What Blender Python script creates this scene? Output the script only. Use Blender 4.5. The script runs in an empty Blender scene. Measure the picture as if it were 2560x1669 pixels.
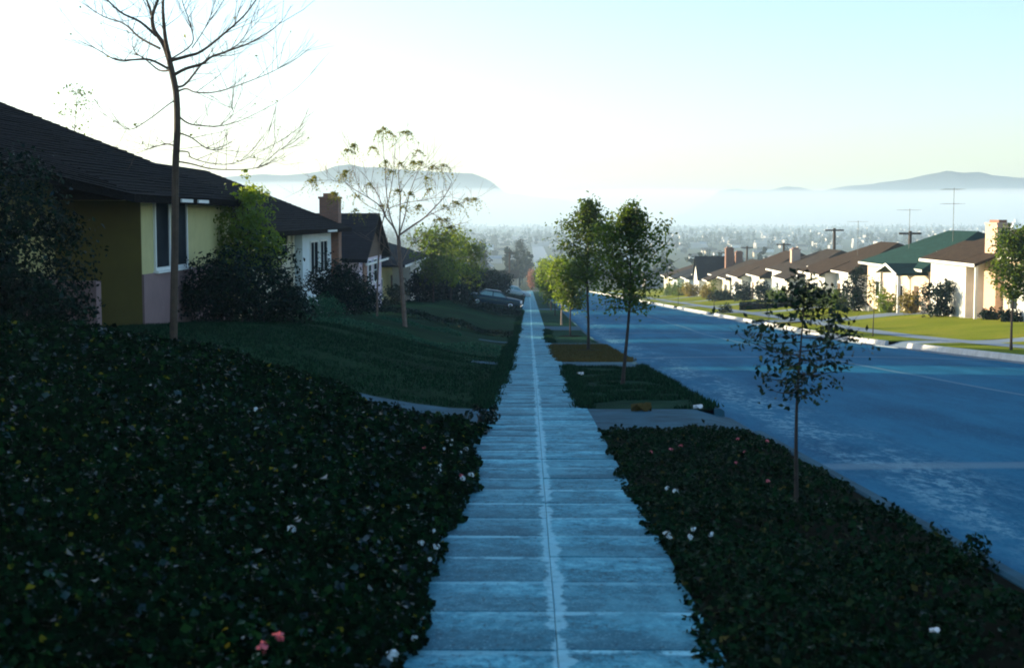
import bpy, math, random
import numpy as np
from mathutils import Vector, Matrix

random.seed(7)
rng = np.random.default_rng(7)
scn = bpy.context.scene
COL = scn.collection
R = math.radians

# ------------------------------------------------------------------ camera
FPX, CX, CY = 3450.0, 1280.0, 834.5           # focal length and centre, in photo pixels (2560 wide)
EYE = Vector((0.0, 0.0, 1.61))
PITCH = math.atan((CY - 545.0) / FPX)          # looking slightly downhill
YAW = math.atan((1323.0 - CX) / math.hypot(FPX, CY - 545.0))
cam_d = bpy.data.cameras.new('camera')
cam_d.sensor_width = 36.0
cam_d.lens = FPX / 2560.0 * 36.0
cam_d.clip_start = 0.1
cam_d.clip_end = 30000.0
cam_d.dof.use_dof = True
cam_d.dof.focus_distance = 45.0
cam_d.dof.aperture_fstop = 4.5
cam = bpy.data.objects.new('camera', cam_d)
COL.objects.link(cam)
cam.location = EYE
cam.rotation_euler = (R(90) - PITCH, 0.0, YAW)
scn.camera = cam
CAM3 = cam.rotation_euler.to_matrix()

# ------------------------------------------------------------------ sky, sun, exposure
SUN_AZ = R(65.0)       # to the left of the street direction
SUN_EL = R(10.5)
world = bpy.data.worlds.new('World')
scn.world = world
world.use_nodes = True
wn = world.node_tree.nodes
sky = wn.new('ShaderNodeTexSky')
sky.sky_type = 'NISHITA'
sky.sun_disc = False
sky.sun_elevation = SUN_EL
sky.sun_rotation = -SUN_AZ
sky.altitude = 100.0
sky.air_density = 1.0
sky.dust_density = 1.25
sky.ozone_density = 2.4
wn['Background'].inputs['Strength'].default_value = 0.13
world.node_tree.links.new(sky.outputs['Color'], wn['Background'].inputs['Color'])

sun_d = bpy.data.lights.new('sun', 'SUN')
sun_d.energy = 4.2
sun_d.angle = R(0.6)
sun_d.color = (1.0, 0.83, 0.55)
sun = bpy.data.objects.new('sun', sun_d)
COL.objects.link(sun)
to_sun = Vector((-math.sin(SUN_AZ) * math.cos(SUN_EL), math.cos(SUN_AZ) * math.cos(SUN_EL), math.sin(SUN_EL)))
sun.rotation_euler = to_sun.to_track_quat('Z', 'Y').to_euler()
sun.location = (-40, 30, 60)

vs = scn.view_settings
vs.view_transform = 'Standard'
vs.look = 'None'
vs.exposure = 1.54
vs.gamma = 1.0
vs.use_curve_mapping = False
scn.cycles.max_bounces = 6
scn.cycles.diffuse_bounces = 3
scn.cycles.glossy_bounces = 2
scn.cycles.transmission_bounces = 4
scn.cycles.transparent_max_bounces = 8
scn.cycles.volume_bounces = 3
scn.cycles.filter_width = 1.9
scn.cycles.use_denoising = True
scn.cycles.sample_clamp_indirect = 4.0


# ------------------------------------------------------------------ helpers
def at(u, v, d):
    """world point seen at photo pixel (u, v) at d metres down the street"""
    r = CAM3 @ Vector(((u - CX) / FPX, -(v - CY) / FPX, -1.0))
    return EYE + r * (d / r.y)


_ys = np.arange(-80.0, 9600.0, 1.0)
_sl = np.interp(_ys, [-80, 58, 72, 345, 900, 9600], [.0614, .0614, .045, .045, 0, 0])
_zs = -np.concatenate([[0], np.cumsum((_sl[1:] + _sl[:-1]) / 2)])
_zs -= np.interp(0.0, _ys, _zs)


def S(y):
    return np.interp(y, _ys, _zs)


def sst(a, b, x):
    t = np.clip((np.asarray(x, float) - a) / (b - a), 0, 1)
    return t * t * (3 - 2 * t)


WL, WR, WC = -0.62, 0.88, 0.132        # pavement edges, centre joint
KX0, KX1 = 2.80, 2.95                  # near kerb
FK0, FK1 = 15.0, 15.15                 # far kerb


def cross(x, y=0.0):
    """height above the pavement level across the street"""
    x = np.asarray(x, float)
    drv = 1 - 0.42 * sst(119, 123.5, y) * (1 - sst(131.5, 136, y))
    left = 1.08 * sst(0, 6.2, -(x - WL)) * drv + 0.0 * x
    right = 0.04 * sst(15, 17, x) + 0.50 * sst(18.6, 25, x)
    far = sst(330, 420, y)              # beyond the cross street the ground is even
    return (left + right) * (1 - far)


def G(x, y):
    return S(y) + cross(x, y)


def link(o, parent=None):
    COL.objects.link(o)
    if parent is not None:
        o.parent = parent
    return o


class MB:
    """collects polygons; build() links them as ONE mesh object"""
    def __init__(self):
        self.v = []
        self.f = []
        self.m = []

    def add(self, verts, faces, mi=0):
        n = len(self.v)
        self.v += [tuple(p) for p in verts]
        self.f += [tuple(i + n for i in f) for f in faces]
        self.m += [mi] * len(faces)
        return self

    def box(self, x0, x1, y0, y1, z0, z1, mi=0):
        p = [(x0, y0, z0), (x1, y0, z0), (x1, y1, z0), (x0, y1, z0), (x0, y0, z1), (x1, y0, z1), (x1, y1, z1), (x0, y1, z1)]
        return self.add(p, [(3, 2, 1, 0), (4, 5, 6, 7), (0, 1, 5, 4), (1, 2, 6, 5), (2, 3, 7, 6), (3, 0, 4, 7)], mi)

    def bar(self, a, b, w, h=None, mi=0):
        """rectangular bar from a to b"""
        a, b = Vector(a), Vector(b)
        h = h or w
        d = (b - a).normalized()
        s = d.cross(Vector((0, 0, 1)))
        s = s.normalized() if s.length > 1e-4 else Vector((1, 0, 0))
        t = s.cross(d).normalized()
        p = []
        for c in (a, b):
            for i, j in ((-1, -1), (1, -1), (1, 1), (-1, 1)):
                p.append(c + s * i * w / 2 + t * j * h / 2)
        return self.add(p, [(0, 1, 2, 3), (7, 6, 5, 4), (0, 4, 5, 1), (1, 5, 6, 2), (2, 6, 7, 3), (3, 7, 4, 0)], mi)

    def tube(self, pts, rad, k=6, mi=0, cap=True):
        pts = [Vector(p) for p in pts]
        if not hasattr(rad, '__len__'):
            rad = [rad] * len(pts)
        n0 = len(self.v)
        ref = Vector((0.31, 0.83, 0.46)).normalized()
        for i, p in enumerate(pts):
            d = (pts[min(i + 1, len(pts) - 1)] - pts[max(i - 1, 0)]).normalized()
            s = d.cross(ref)
            s = s.normalized() if s.length > 1e-3 else Vector((1, 0, 0))
            t = s.cross(d)
            for j in range(k):
                a = 2 * math.pi * j / k
                self.v.append(tuple(p + (s * math.cos(a) + t * math.sin(a)) * rad[i]))
        for i in range(len(pts) - 1):
            for j in range(k):
                a, b = n0 + i * k + j, n0 + i * k + (j + 1) % k
                self.f.append((a, b, b + k, a + k))
                self.m.append(mi)
        if cap:
            self.f.append(tuple(n0 + j for j in reversed(range(k))))
            self.f.append(tuple(n0 + (len(pts) - 1) * k + j for j in range(k)))
            self.m += [mi, mi]
        return self

    def prism(self, poly, axis, a, b, mi=0):
        """extrude a 2-D polygon along an axis; poly is in the two other axes in xyz order"""
        def put(p, t):
            if axis == 'x':
                return (t, p[0], p[1])
            if axis == 'y':
                return (p[0], t, p[1])
            return (p[0], p[1], t)
        n = len(poly)
        vs_ = [put(p, a) for p in poly] + [put(p, b) for p in poly]
        fs = [tuple(range(n)), tuple(reversed(range(n, 2 * n)))]
        for i in range(n):
            j = (i + 1) % n
            fs.append((i, i + n, j + n, j))
        return self.add(vs_, fs, mi)

    def mesh(self, name, mats, smooth=False):
        me = bpy.data.meshes.new(name)
        me.from_pydata(self.v, [], self.f)
        for m in (mats if isinstance(mats, (list, tuple)) else [mats]):
            me.materials.append(m)
        if any(self.m):
            me.polygons.foreach_set('material_index', self.m)
        import bmesh
        bm = bmesh.new()
        bm.from_mesh(me)
        bmesh.ops.recalc_face_normals(bm, faces=bm.faces)
        bm.to_mesh(me)
        bm.free()
        if smooth:
            me.polygons.foreach_set('use_smooth', [True] * len(me.polygons))
        me.update()
        return me

    def build(self, name, mats, parent=None, smooth=False):
        return link(bpy.data.objects.new(name, self.mesh(name, mats, smooth)), parent)


def tag(o, label=None, cat=None, group=None, kind=None):
    if label:
        o['label'] = label
    if cat:
        o['category'] = cat
    if group:
        o['group'] = group
    if kind:
        o['kind'] = kind
    return o


def empty(name, loc, label=None, cat=None, group=None, rz=0.0):
    o = bpy.data.objects.new(name, None)
    o.empty_display_size = 0.2
    o.location = loc
    o.rotation_euler = (0, 0, rz)
    link(o)
    return tag(o, label, cat, group)


def sheet(name, xs, ys, zf, mats, smooth=True):
    """a grid surface over xs * ys with heights zf(x, y)"""
    X, Y = np.meshgrid(np.asarray(xs, float), np.asarray(ys, float))
    Z = zf(X, Y)
    V = np.stack([X, Y, Z], -1).reshape(-1, 3)
    nx, ny = len(xs), len(ys)
    I = np.arange(nx * ny).reshape(ny, nx)
    F = np.stack([I[:-1, :-1], I[:-1, 1:], I[1:, 1:], I[1:, :-1]], -1).reshape(-1, 4)
    return np_mesh(name, V, F, mats, smooth)


def np_mesh(name, V, F, mats, smooth=False):
    me = bpy.data.meshes.new(name)
    n, k = F.shape
    me.vertices.add(len(V))
    me.vertices.foreach_set('co', np.ascontiguousarray(V, np.float32).ravel())
    me.loops.add(n * k)
    me.loops.foreach_set('vertex_index', np.ascontiguousarray(F, np.int32).ravel())
    me.polygons.add(n)
    me.polygons.foreach_set('loop_start', np.arange(0, n * k, k, dtype=np.int32))
    me.polygons.foreach_set('loop_total', np.full(n, k, np.int32))
    if smooth:
        me.polygons.foreach_set('use_smooth', np.ones(n, bool))
    for m in (mats if isinstance(mats, (list, tuple)) else [mats]):
        me.materials.append(m)
    me.update(calc_edges=True)
    me.validate()
    return bpy.data.objects.new(name, me)


# ------------------------------------------------------------------ materials
def nodes(name):
    m = bpy.data.materials.new(name)
    m.use_nodes = True
    nt = m.node_tree
    return m, nt, nt.nodes, nt.links, nt.nodes['Principled BSDF']


def mixc(nt, fac, a, b, mode='MIX'):
    n = nt.nodes.new('ShaderNodeMix')
    n.data_type = 'RGBA'
    n.blend_type = mode
    for sock, val in ((n.inputs[0], fac), (n.inputs[6], a), (n.inputs[7], b)):
        if hasattr(val, 'is_output'):
            nt.links.new(val, sock)
        elif isinstance(val, (int, float)):
            sock.default_value = val
        else:
            sock.default_value = (*val, 1.0)
    return n.outputs[2]


def math_(nt, op, a, b=None, c=None, clamp=False):
    n = nt.nodes.new('ShaderNodeMath')
    n.operation = op
    n.use_clamp = clamp
    for i, val in enumerate((a, b, c)):
        if val is None:
            continue
        if hasattr(val, 'is_output'):
            nt.links.new(val, n.inputs[i])
        else:
            n.inputs[i].default_value = val
    return n.outputs[0]


def noise(nt, scale, detail=4.0, rough=0.55, vec=None, stretch=None):
    n = nt.nodes.new('ShaderNodeTexNoise')
    n.inputs['Scale'].default_value = scale
    n.inputs['Detail'].default_value = detail
    n.inputs['Roughness'].default_value = rough
    if vec is None:
        vec = nt.nodes.new('ShaderNodeNewGeometry').outputs['Position']
    if stretch:
        mp = nt.nodes.new('ShaderNodeMapping')
        mp.inputs['Scale'].default_value = stretch
        nt.links.new(vec, mp.inputs['Vector'])
        vec = mp.outputs['Vector']
    nt.links.new(vec, n.inputs['Vector'])
    return n.outputs['Fac']


def ramp(nt, fac, stops):
    n = nt.nodes.new('ShaderNodeValToRGB')
    e = n.color_ramp.elements
    while len(e) < len(stops):
        e.new(0.5)
    for i, (p, c) in enumerate(stops):
        e[i].position = p
        e[i].color = (*c, 1.0) if len(c) == 3 else c
    nt.links.new(fac, n.inputs['Fac'])
    return n.outputs['Color']


def band(nt, fac, lo, hi):
    n = nt.nodes.new('ShaderNodeMapRange')
    n.interpolation_type = 'SMOOTHSTEP'
    n.inputs['From Min'].default_value = lo
    n.inputs['From Max'].default_value = hi
    nt.links.new(fac, n.inputs['Value'])
    return n.outputs['Result']


def bump(nt, height, strength, dist, bsdf):
    b = nt.nodes.new('ShaderNodeBump')
    b.inputs['Strength'].default_value = strength
    b.inputs['Distance'].default_value = dist
    nt.links.new(height, b.inputs['Height'])
    nt.links.new(b.outputs['Normal'], bsdf.inputs['Normal'])


def plain(name, c, rough=0.7, var=0.18, scale=3.0, bmp=0.0, metal=0.0, spec=0.5):
    m, nt, N, L, b = nodes(name)
    dark = tuple(x * (1 - var) for x in c)
    lite = tuple(min(1, x * (1 + var)) for x in c)
    fac = noise(nt, scale, 6, 0.6)
    L.new(ramp(nt, fac, [(0.3, dark), (0.7, lite)]), b.inputs['Base Color'])
    b.inputs['Roughness'].default_value = rough
    b.inputs['Metallic'].default_value = metal
    b.inputs['Specular IOR Level'].default_value = spec
    if bmp:
        bump(nt, noise(nt, scale * 12, 3), bmp, 0.02, b)
    return m


def leaf_mat(name, cols, trans=0.35, rough=0.45, spec=0.5, tcol=None, glint=0.0):
    """leaves: colour differs from leaf to leaf, light passes through"""
    m, nt, N, L, b = nodes(name)
    g = N.new('ShaderNodeNewGeometry')
    c = ramp(nt, g.outputs['Random Per Island'], cols)
    L.new(c, b.inputs['Base Color'])
    b.inputs['Roughness'].default_value = rough
    b.inputs['Specular IOR Level'].default_value = spec
    if glint:
        # sparse glints: some leaves reflect more, with blue sky tone in the specular tint
        g2 = math_(nt, 'FRACT', math_(nt, 'MULTIPLY', g.outputs['Random Per Island'], 37.7))
        L.new(math_(nt, 'MULTIPLY_ADD', band(nt, g2, 0.90, 0.99), glint, spec), b.inputs['Specular IOR Level'])
        b.inputs['Specular Tint'].default_value = (.45, .80, 1.0, 1.0)
    t = N.new('ShaderNodeBsdfTranslucent')
    if tcol:
        L.new(mixc(nt, 0.65, c, tcol), t.inputs['Color'])
    else:
        L.new(c, t.inputs['Color'])
    mx = N.new('ShaderNodeMixShader')
    mx.inputs[0].default_value = trans
    L.new(b.outputs[0], mx.inputs[1])
    L.new(t.outputs[0], mx.inputs[2])
    L.new(mx.outputs[0], N['Material Output'].inputs['Surface'])
    return m


SLAB = 0.775


def walk_mat():
    m, nt, N, L, b = nodes('pavement_concrete')
    pos = N.new('ShaderNodeNewGeometry').outputs['Position']
    sp = N.new('ShaderNodeSeparateXYZ')
    L.new(pos, sp.inputs[0])
    mot = math_(nt, 'ADD', math_(nt, 'MULTIPLY', noise(nt, 3.2, 10, 0.7), 0.55), math_(nt, 'MULTIPLY', noise(nt, 17, 8, 0.75, pos, (1.0, 0.55, 1)), 0.45))
    base = ramp(nt, mot, [(0.41, (.016, .125, .17)), (0.5, (.060, .31, .40)), (0.59, (.17, .53, .62))])  # blue-teal cast of the shade put into the concrete colours
    gr = band(nt, noise(nt, 0.9, 6, 0.65, pos, (0.7, 1.2, 1.0)), 0.46, 0.64)
    base = mixc(nt, math_(nt, 'MULTIPLY', gr, 0.55), base, (.015, .105, .15))
    fy = math_(nt, 'FRACT', math_(nt, 'DIVIDE', sp.outputs['Y'], SLAB))
    wn_ = N.new('ShaderNodeTexWhiteNoise')
    wn_.noise_dimensions = '2D'
    cv = N.new('ShaderNodeCombineXYZ')
    L.new(math_(nt, 'FLOOR', math_(nt, 'DIVIDE', sp.outputs['Y'], SLAB)), cv.inputs[0])
    L.new(math_(nt, 'GREATER_THAN', sp.outputs['X'], WC), cv.inputs[1])
    L.new(cv.outputs[0], wn_.inputs['Vector'])
    slabv = wn_.outputs['Value']
    base = mixc(nt, math_(nt, 'MULTIPLY', slabv, 0.6), base, (.020, .12, .165))
    # dirt caught at the near end of each slab, pale lime at its far end
    nd = noise(nt, 1.5, 6, 0.7, pos, (0.9, 1.4, 1))
    dk = math_(nt, 'MULTIPLY', math_(nt, 'SUBTRACT', 1.0, band(nt, math_(nt, 'MULTIPLY_ADD', nd, -1.9, math_(nt, 'ADD', fy, 0.80)), 0.0, 0.42)), 0.9)
    dk = math_(nt, 'MULTIPLY', dk, math_(nt, 'MULTIPLY_ADD', math_(nt, 'FRACT', math_(nt, 'MULTIPLY', slabv, 7.31)), 0.65, 0.35))
    base = mixc(nt, dk, base, (.012, .088, .13))
    nj = noise(nt, 2.1, 6, 0.7, pos, (1.2, 1.0, 1))
    jl = math_(nt, 'MULTIPLY', band(nt, math_(nt, 'MULTIPLY_ADD', nj, 0.18, fy), 0.95, 1.0), band(nt, nj, 0.38, 0.48))
    base = mixc(nt, math_(nt, 'MULTIPLY', math_(nt, 'MULTIPLY', jl, math_(nt, 'MULTIPLY_ADD', math_(nt, 'FRACT', math_(nt, 'MULTIPLY', slabv, 3.7)), 0.7, 0.3)), 0.8), base, (.27, .62, .70))
    # specks and grit
    fine = band(nt, noise(nt, 30, 4, 0.65, pos, (1.0, 0.5, 1)), 0.56, 0.66)
    base = mixc(nt, math_(nt, 'MULTIPLY', fine, 0.6), base, (.012, .045, .06))
    grit = band(nt, noise(nt, 70, 3, 0.6, pos, (1.0, 0.5, 1)), 0.52, 0.70)
    base = mixc(nt, math_(nt, 'MULTIPLY', grit, 0.4), base, (.20, .42, .47))
    # chalky, broken band along the middle joint
    nx = noise(nt, 3.4, 7, 0.75)
    nb = noise(nt, 0.7, 3, 0.6)
    dx = math_(nt, 'ABSOLUTE', math_(nt, 'SUBTRACT', math_(nt, 'MULTIPLY_ADD', nb, 0.05, sp.outputs['X']), WC + 0.03))
    w = math_(nt, 'MULTIPLY_ADD', nx, 0.26, -0.085)
    mid = math_(nt, 'SUBTRACT', 1.0, band(nt, math_(nt, 'SUBTRACT', dx, w), -0.014, 0.006))
    mid = math_(nt, 'MULTIPLY', mid, band(nt, noise(nt, 14, 5, 0.7), 0.22, 0.48))
    base = mixc(nt, math_(nt, 'MULTIPLY', mid, 0.72), base, (.27, .57, .64))
    # pale cement patches right of the middle
    pz = band(nt, noise(nt, 1.1, 5, 0.6, pos, (1.6, 0.7, 1)), 0.52, 0.66)
    base = mixc(nt, math_(nt, 'MULTIPLY', pz, 0.3), base, (.14, .48, .57))
    L.new(base, b.inputs['Base Color'])
    b.inputs['Roughness'].default_value = 0.75
    b.inputs['Specular IOR Level'].default_value = 0.12
    bump(nt, noise(nt, 70, 4), 0.25, 0.004, b)
    return m


def asphalt_mat():
    m, nt, N, L, b = nodes('road_asphalt')
    pos = N.new('ShaderNodeNewGeometry').outputs['Position']
    sp = N.new('ShaderNodeSeparateXYZ')
    L.new(pos, sp.inputs[0])
    base = ramp(nt, noise(nt, 0.5, 12, 0.72, pos, (1.4, 0.22, 1)), [(0.36, (.003, .072, .145)), (0.5, (.006, .105, .195)), (0.66, (.016, .155, .26))])  # asphalt greys shifted to the deep blue of the shade on the road
    ag = band(nt, noise(nt, 26, 5, 0.7, pos, (1.0, 0.4, 1)), 0.48, 0.62)
    base = mixc(nt, math_(nt, 'MULTIPLY', ag, 0.5), base, (.03, .18, .26))
    # worn pale patches by the near gutter
    lane = math_(nt, 'MULTIPLY', band(nt, sp.outputs['X'], 3.1, 3.7), math_(nt, 'SUBTRACT', 1.0, band(nt, sp.outputs['X'], 3.9, 4.9)))
    pt = math_(nt, 'MULTIPLY', band(nt, noise(nt, 0.9, 6, 0.7, pos, (1.3, 0.35, 1)), 0.42, 0.56), band(nt, noise(nt, 9, 8, 0.8, pos, (1.0, 0.35, 1)), 0.44, 0.58))
    base = mixc(nt, math_(nt, 'MULTIPLY', math_(nt, 'MULTIPLY', lane, pt), 0.85), base, (.17, .34, .40))
    st = band(nt, noise(nt, 0.5, 8, 0.75, pos, (3.0, 0.22, 1)), 0.54, 0.70)
    base = mixc(nt, math_(nt, 'MULTIPLY', st, 0.25), base, (.05, .20, .28))
    # a long pale seam and a few seams across
    wob = math_(nt, 'MULTIPLY', math_(nt, 'SUBTRACT', noise(nt, 0.15, 2), 0.5), 0.5)
    sx = math_(nt, 'ABSOLUTE', math_(nt, 'SUBTRACT', math_(nt, 'ADD', sp.outputs['X'], wob), 9.1))
    seam = math_(nt, 'SUBTRACT', 1.0, band(nt, sx, 0.03, 0.12))
    fy = math_(nt, 'ABSOLUTE', math_(nt, 'SUBTRACT', math_(nt, 'FRACT', math_(nt, 'DIVIDE', math_(nt, 'ADD', sp.outputs['Y'], wob), 29.0)), 0.5))
    sea2 = math_(nt, 'SUBTRACT', 1.0, band(nt, fy, 0.004, 0.014))
    base = mixc(nt, math_(nt, 'MULTIPLY', math_(nt, 'MAXIMUM', seam, sea2), 0.6), base, (.16, .25, .29))
    L.new(base, b.inputs['Base Color'])
    b.inputs['Roughness'].default_value = 0.72
    b.inputs['Specular IOR Level'].default_value = 0.02
    bump(nt, noise(nt, 45, 3), 0.4, 0.006, b)
    return m


def lawn_mat(name, a, c, d, sc=0.35):
    m, nt, N, L, b = nodes(name)
    f1 = noise(nt, sc, 6, 0.6)
    col = ramp(nt, f1, [(0.3, a), (0.52, c), (0.75, d)])
    f2 = noise(nt, 9.0, 5, 0.7)
    col = mixc(nt, math_(nt, 'MULTIPLY', band(nt, f2, 0.45, 0.7), 0.5), col, tuple(x * 0.45 for x in a))
    L.new(col, b.inputs['Base Color'])
    b.inputs['Roughness'].default_value = 0.9
    b.inputs['Specular IOR Level'].default_value = 0.02
    bump(nt, noise(nt, 22, 5, 0.7), 0.9, 0.05, b)
    return m


def shake_mat(name, c, course=0.16):
    """weathered roof shingles in courses"""
    m, nt, N, L, b = nodes(name)
    pos = N.new('ShaderNodeNewGeometry').outputs['Position']
    sp = N.new('ShaderNodeSeparateXYZ')
    L.new(pos, sp.inputs[0])
    f = noise(nt, 1.6, 8, 0.7, pos, (1, 1, 4))
    col = ramp(nt, f, [(0.28, tuple(x * .55 for x in c)), (0.55, c), (0.78, tuple(min(1, x * 1.6) for x in c))])
    cell = noise(nt, 6.0, 2, 0.5, pos, (1, 1, 2.2))
    col = mixc(nt, math_(nt, 'MULTIPLY', band(nt, cell, 0.5, 0.66), 0.5), col, tuple(x * .5 for x in c))
    L.new(col, b.inputs['Base Color'])
    b.inputs['Roughness'].default_value = 0.9
    b.inputs['Specular IOR Level'].default_value = 0.06
    saw = math_(nt, 'FRACT', math_(nt, 'DIVIDE', sp.outputs['Z'], course * 0.42))
    h = math_(nt, 'ADD', saw, math_(nt, 'MULTIPLY', cell, 0.6))
    bump(nt, h, 0.7, 0.05, b)
    return m


def brick_mat(name, c1, c2, mortar):
    m, nt, N, L, b = nodes(name)
    pos = N.new('ShaderNodeNewGeometry').outputs['Position']
    sp = N.new('ShaderNodeSeparateXYZ')
    L.new(pos, sp.inputs[0])
    cb = N.new('ShaderNodeCombineXYZ')
    L.new(math_(nt, 'ADD', sp.outputs['X'], sp.outputs['Y']), cb.inputs[0])
    L.new(sp.outputs['Z'], cb.inputs[1])
    t = N.new('ShaderNodeTexBrick')
    L.new(cb.outputs[0], t.inputs['Vector'])
    t.inputs['Color1'].default_value = (*c1, 1)
    t.inputs['Color2'].default_value = (*c2, 1)
    t.inputs['Mortar'].default_value = (*mortar, 1)
    t.inputs['Scale'].default_value = 1.0
    t.inputs['Mortar Size'].default_value = 0.008
    t.inputs['Brick Width'].default_value = 0.21
    t.inputs['Row Height'].default_value = 0.075
    L.new(t.outputs['Color'], b.inputs['Base Color'])
    b.inputs['Roughness'].default_value = 0.85
    return m


def glass_mat():
    m, nt, N, L, b = nodes('window_glass')
    c = ramp(nt, noise(nt, 0.7, 3), [(0.35, (.010, .014, .018)), (0.7, (.035, .045, .05))])
    L.new(c, b.inputs['Base Color'])
    b.inputs['Roughness'].default_value = 0.08
    b.inputs['Specular IOR Level'].default_value = 0.0
    return m


M = {}
M['walk'] = walk_mat()
M['asphalt'] = asphalt_mat()
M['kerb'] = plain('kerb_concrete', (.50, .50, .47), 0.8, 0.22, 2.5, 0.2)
M['apron'] = plain('apron_concrete', (.028, .088, .120), 0.8, 0.35, 2.2, 0.2, spec=0.05)  # shaded concrete: the dark blue of the shade is in its colour
M['farwalk'] = plain('far_pavement_concrete', (.15, .20, .24), 0.8, 0.15, 1.0)
M['soil'] = plain('dark_soil', (.0085, .0095, .0055), 0.95, 0.45, 6.0, 0.5, spec=0.02)
M['ground'] = lawn_mat('valley_ground', (.05, .07, .03), (.07, .085, .04), (.10, .10, .06), 0.02)
M['lawn_shade'] = lawn_mat('shaded_lawn', (.002, .024, .010), (.0035, .038, .014), (.008, .058, .022))  # left lawns: shade and its blue-green cast put into the grass colour
M['lawn_sun'] = lawn_mat('sunlit_lawn', (.14, .185, .012), (.21, .235, .02), (.31, .26, .035), 0.22)  # right lawns: warm sunlight put into the grass colour
M['lawn_dry'] = lawn_mat('dry_lawn', (.085, .065, .022), (.115, .088, .030), (.075, .08, .025), 0.6)
M['lawn_strip'] = lawn_mat('strip_lawn', (.003, .024, .013), (.008, .046, .024), (.02, .085, .048), 0.9)  # strip grass: blue-green shade put into its colour
M['yellow'] = plain('yellow_stucco', (.50, .445, .20), 0.85, 0.08, 2, 0.5)
M['olive'] = plain('olive_brown_wall', (.125, .100, .016), 0.8, 0.12, 2)  # darker olive tone for one side wall of the yellow house
M['pink'] = plain('dusty_pink_stucco', (.24, .15, .145), 0.85, 0.12, 2, 0.5)
M['lilac'] = plain('pale_lilac_stucco', (.60, .50, .58), 0.85, 0.08, 2, 0.4)
M['cream'] = plain('cream_stucco', (.66, .61, .46), 0.85, 0.07, 2, 0.4)
M['white'] = plain('white_paint', (.74, .74, .70), 0.6, 0.06, 2)
M['bluewhite'] = plain('pale_blue_white_boards', (.62, .70, .72), 0.7, 0.07, 2)
M['peach'] = plain('peach_stucco', (.72, .56, .42), 0.85, 0.08, 2, 0.4)
M['tan'] = plain('tan_stucco', (.50, .40, .27), 0.85, 0.1, 2, 0.4)
M['greyblue'] = plain('grey_blue_door', (.30, .36, .42), 0.6, 0.08, 2)
M['shake'] = shake_mat('dark_brown_shakes', (.006, .0055, .0060))
M['shake_brown'] = shake_mat('brown_shakes', (.042, .029, .019))
M['shake_grey'] = shake_mat('grey_brown_shakes', (.042, .034, .027))
M['shake_green'] = shake_mat('green_shingles', (.012, .043, .038))
M['shake_dark'] = shake_mat('charcoal_shingles', (.016, .019, .024))
M['gable_brown'] = plain('brown_gable_boards', (.085, .048, .026), 0.85, 0.2, 3)
M['brick'] = brick_mat('red_brown_brick', (.26, .11, .06), (.20, .085, .05), (.20, .15, .12))
M['brick_pale'] = brick_mat('pale_pink_brick', (.60, .38, .27), (.52, .33, .24), (.55, .45, .36))
M['glass'] = glass_mat()
M['metal'] = plain('dull_aerial_metal', (.06, .065, .07), 0.5, 0.15, 4, metal=0.6)
M['bark'] = plain('grey_brown_bark', (.032, .024, .019), 0.9, 0.4, 14, 0.8)
M['bark_lit'] = plain('tan_bark', (.075, .047, .028), 0.85, 0.35, 10, 0.6)
M['bark_pale'] = plain('pale_smooth_bark', (.35, .25, .19), 0.85, 0.25, 8, 0.4)
M['pole'] = plain('tarred_pole_wood', (.06, .045, .035), 0.9, 0.3, 6)
M['car_blue'] = plain('dark_blue_car_paint', (.008, .042, .065), 0.35, 0.1, 2, spec=0.15)
M['car_black'] = plain('black_car_paint', (.006, .007, .009), 0.35, 0.1, 2, spec=0.2)
M['car_pale'] = plain('pale_blue_car_paint', (.35, .48, .52), 0.3, 0.06, 2)
M['chrome'] = plain('bumper_chrome', (.75, .75, .76), 0.18, 0.04, 3, metal=1.0)
M['tyre'] = plain('tyre_rubber', (.012, .012, .013), 0.85, 0.2, 6)
M['lens'] = plain('headlight_glass', (.78, .80, .80), 0.15, 0.04, 3)
M['carglass'] = plain('car_window_glass', (.14, .30, .32), 0.06, 0.1, 3, spec=0.9)  # pale cyan of sky in the windows put into the base colour
M['paper'] = plain('white_paper', (.75, .76, .76), 0.8, 0.05, 10)
M['ivy'] = leaf_mat('ivy_leaves', [(0.0, (.0004, .0028, .0014)), (0.55, (.0010, .0100, .0040)), (0.88, (.0030, .0250, .0080)), (0.980, (.012, .042, .010)), (0.990, (.03, .06, .008)), (0.994, (.13, .12, .010))], 0.08, 0.34, 0.0, None, 0.6)  # dark leaf and grass greens below carry the blue-green cast of shade
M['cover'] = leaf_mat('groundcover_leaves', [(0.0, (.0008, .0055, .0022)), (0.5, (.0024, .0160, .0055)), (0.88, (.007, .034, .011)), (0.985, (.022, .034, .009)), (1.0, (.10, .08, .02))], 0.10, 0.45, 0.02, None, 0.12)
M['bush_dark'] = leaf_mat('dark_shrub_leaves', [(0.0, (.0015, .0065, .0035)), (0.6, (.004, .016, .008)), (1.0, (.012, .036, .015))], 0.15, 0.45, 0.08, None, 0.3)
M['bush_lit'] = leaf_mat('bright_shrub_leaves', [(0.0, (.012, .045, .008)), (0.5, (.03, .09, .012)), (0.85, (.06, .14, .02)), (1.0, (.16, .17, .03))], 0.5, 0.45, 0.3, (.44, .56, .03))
M['tree_leaf'] = leaf_mat('street_tree_leaves', [(0.0, (.004, .016, .005)), (0.5, (.011, .036, .008)), (0.85, (.026, .068, .012)), (1.0, (.12, .10, .02))], 0.38, 0.45, 0.25, (.26, .40, .03))
M['sapling_leaf'] = leaf_mat('sapling_leaves', [(0.0, (.003, .012, .005)), (0.6, (.007, .026, .009)), (0.9, (.016, .045, .012)), (1.0, (.08, .10, .015))], 0.22, 0.45, 0.2)
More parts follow.
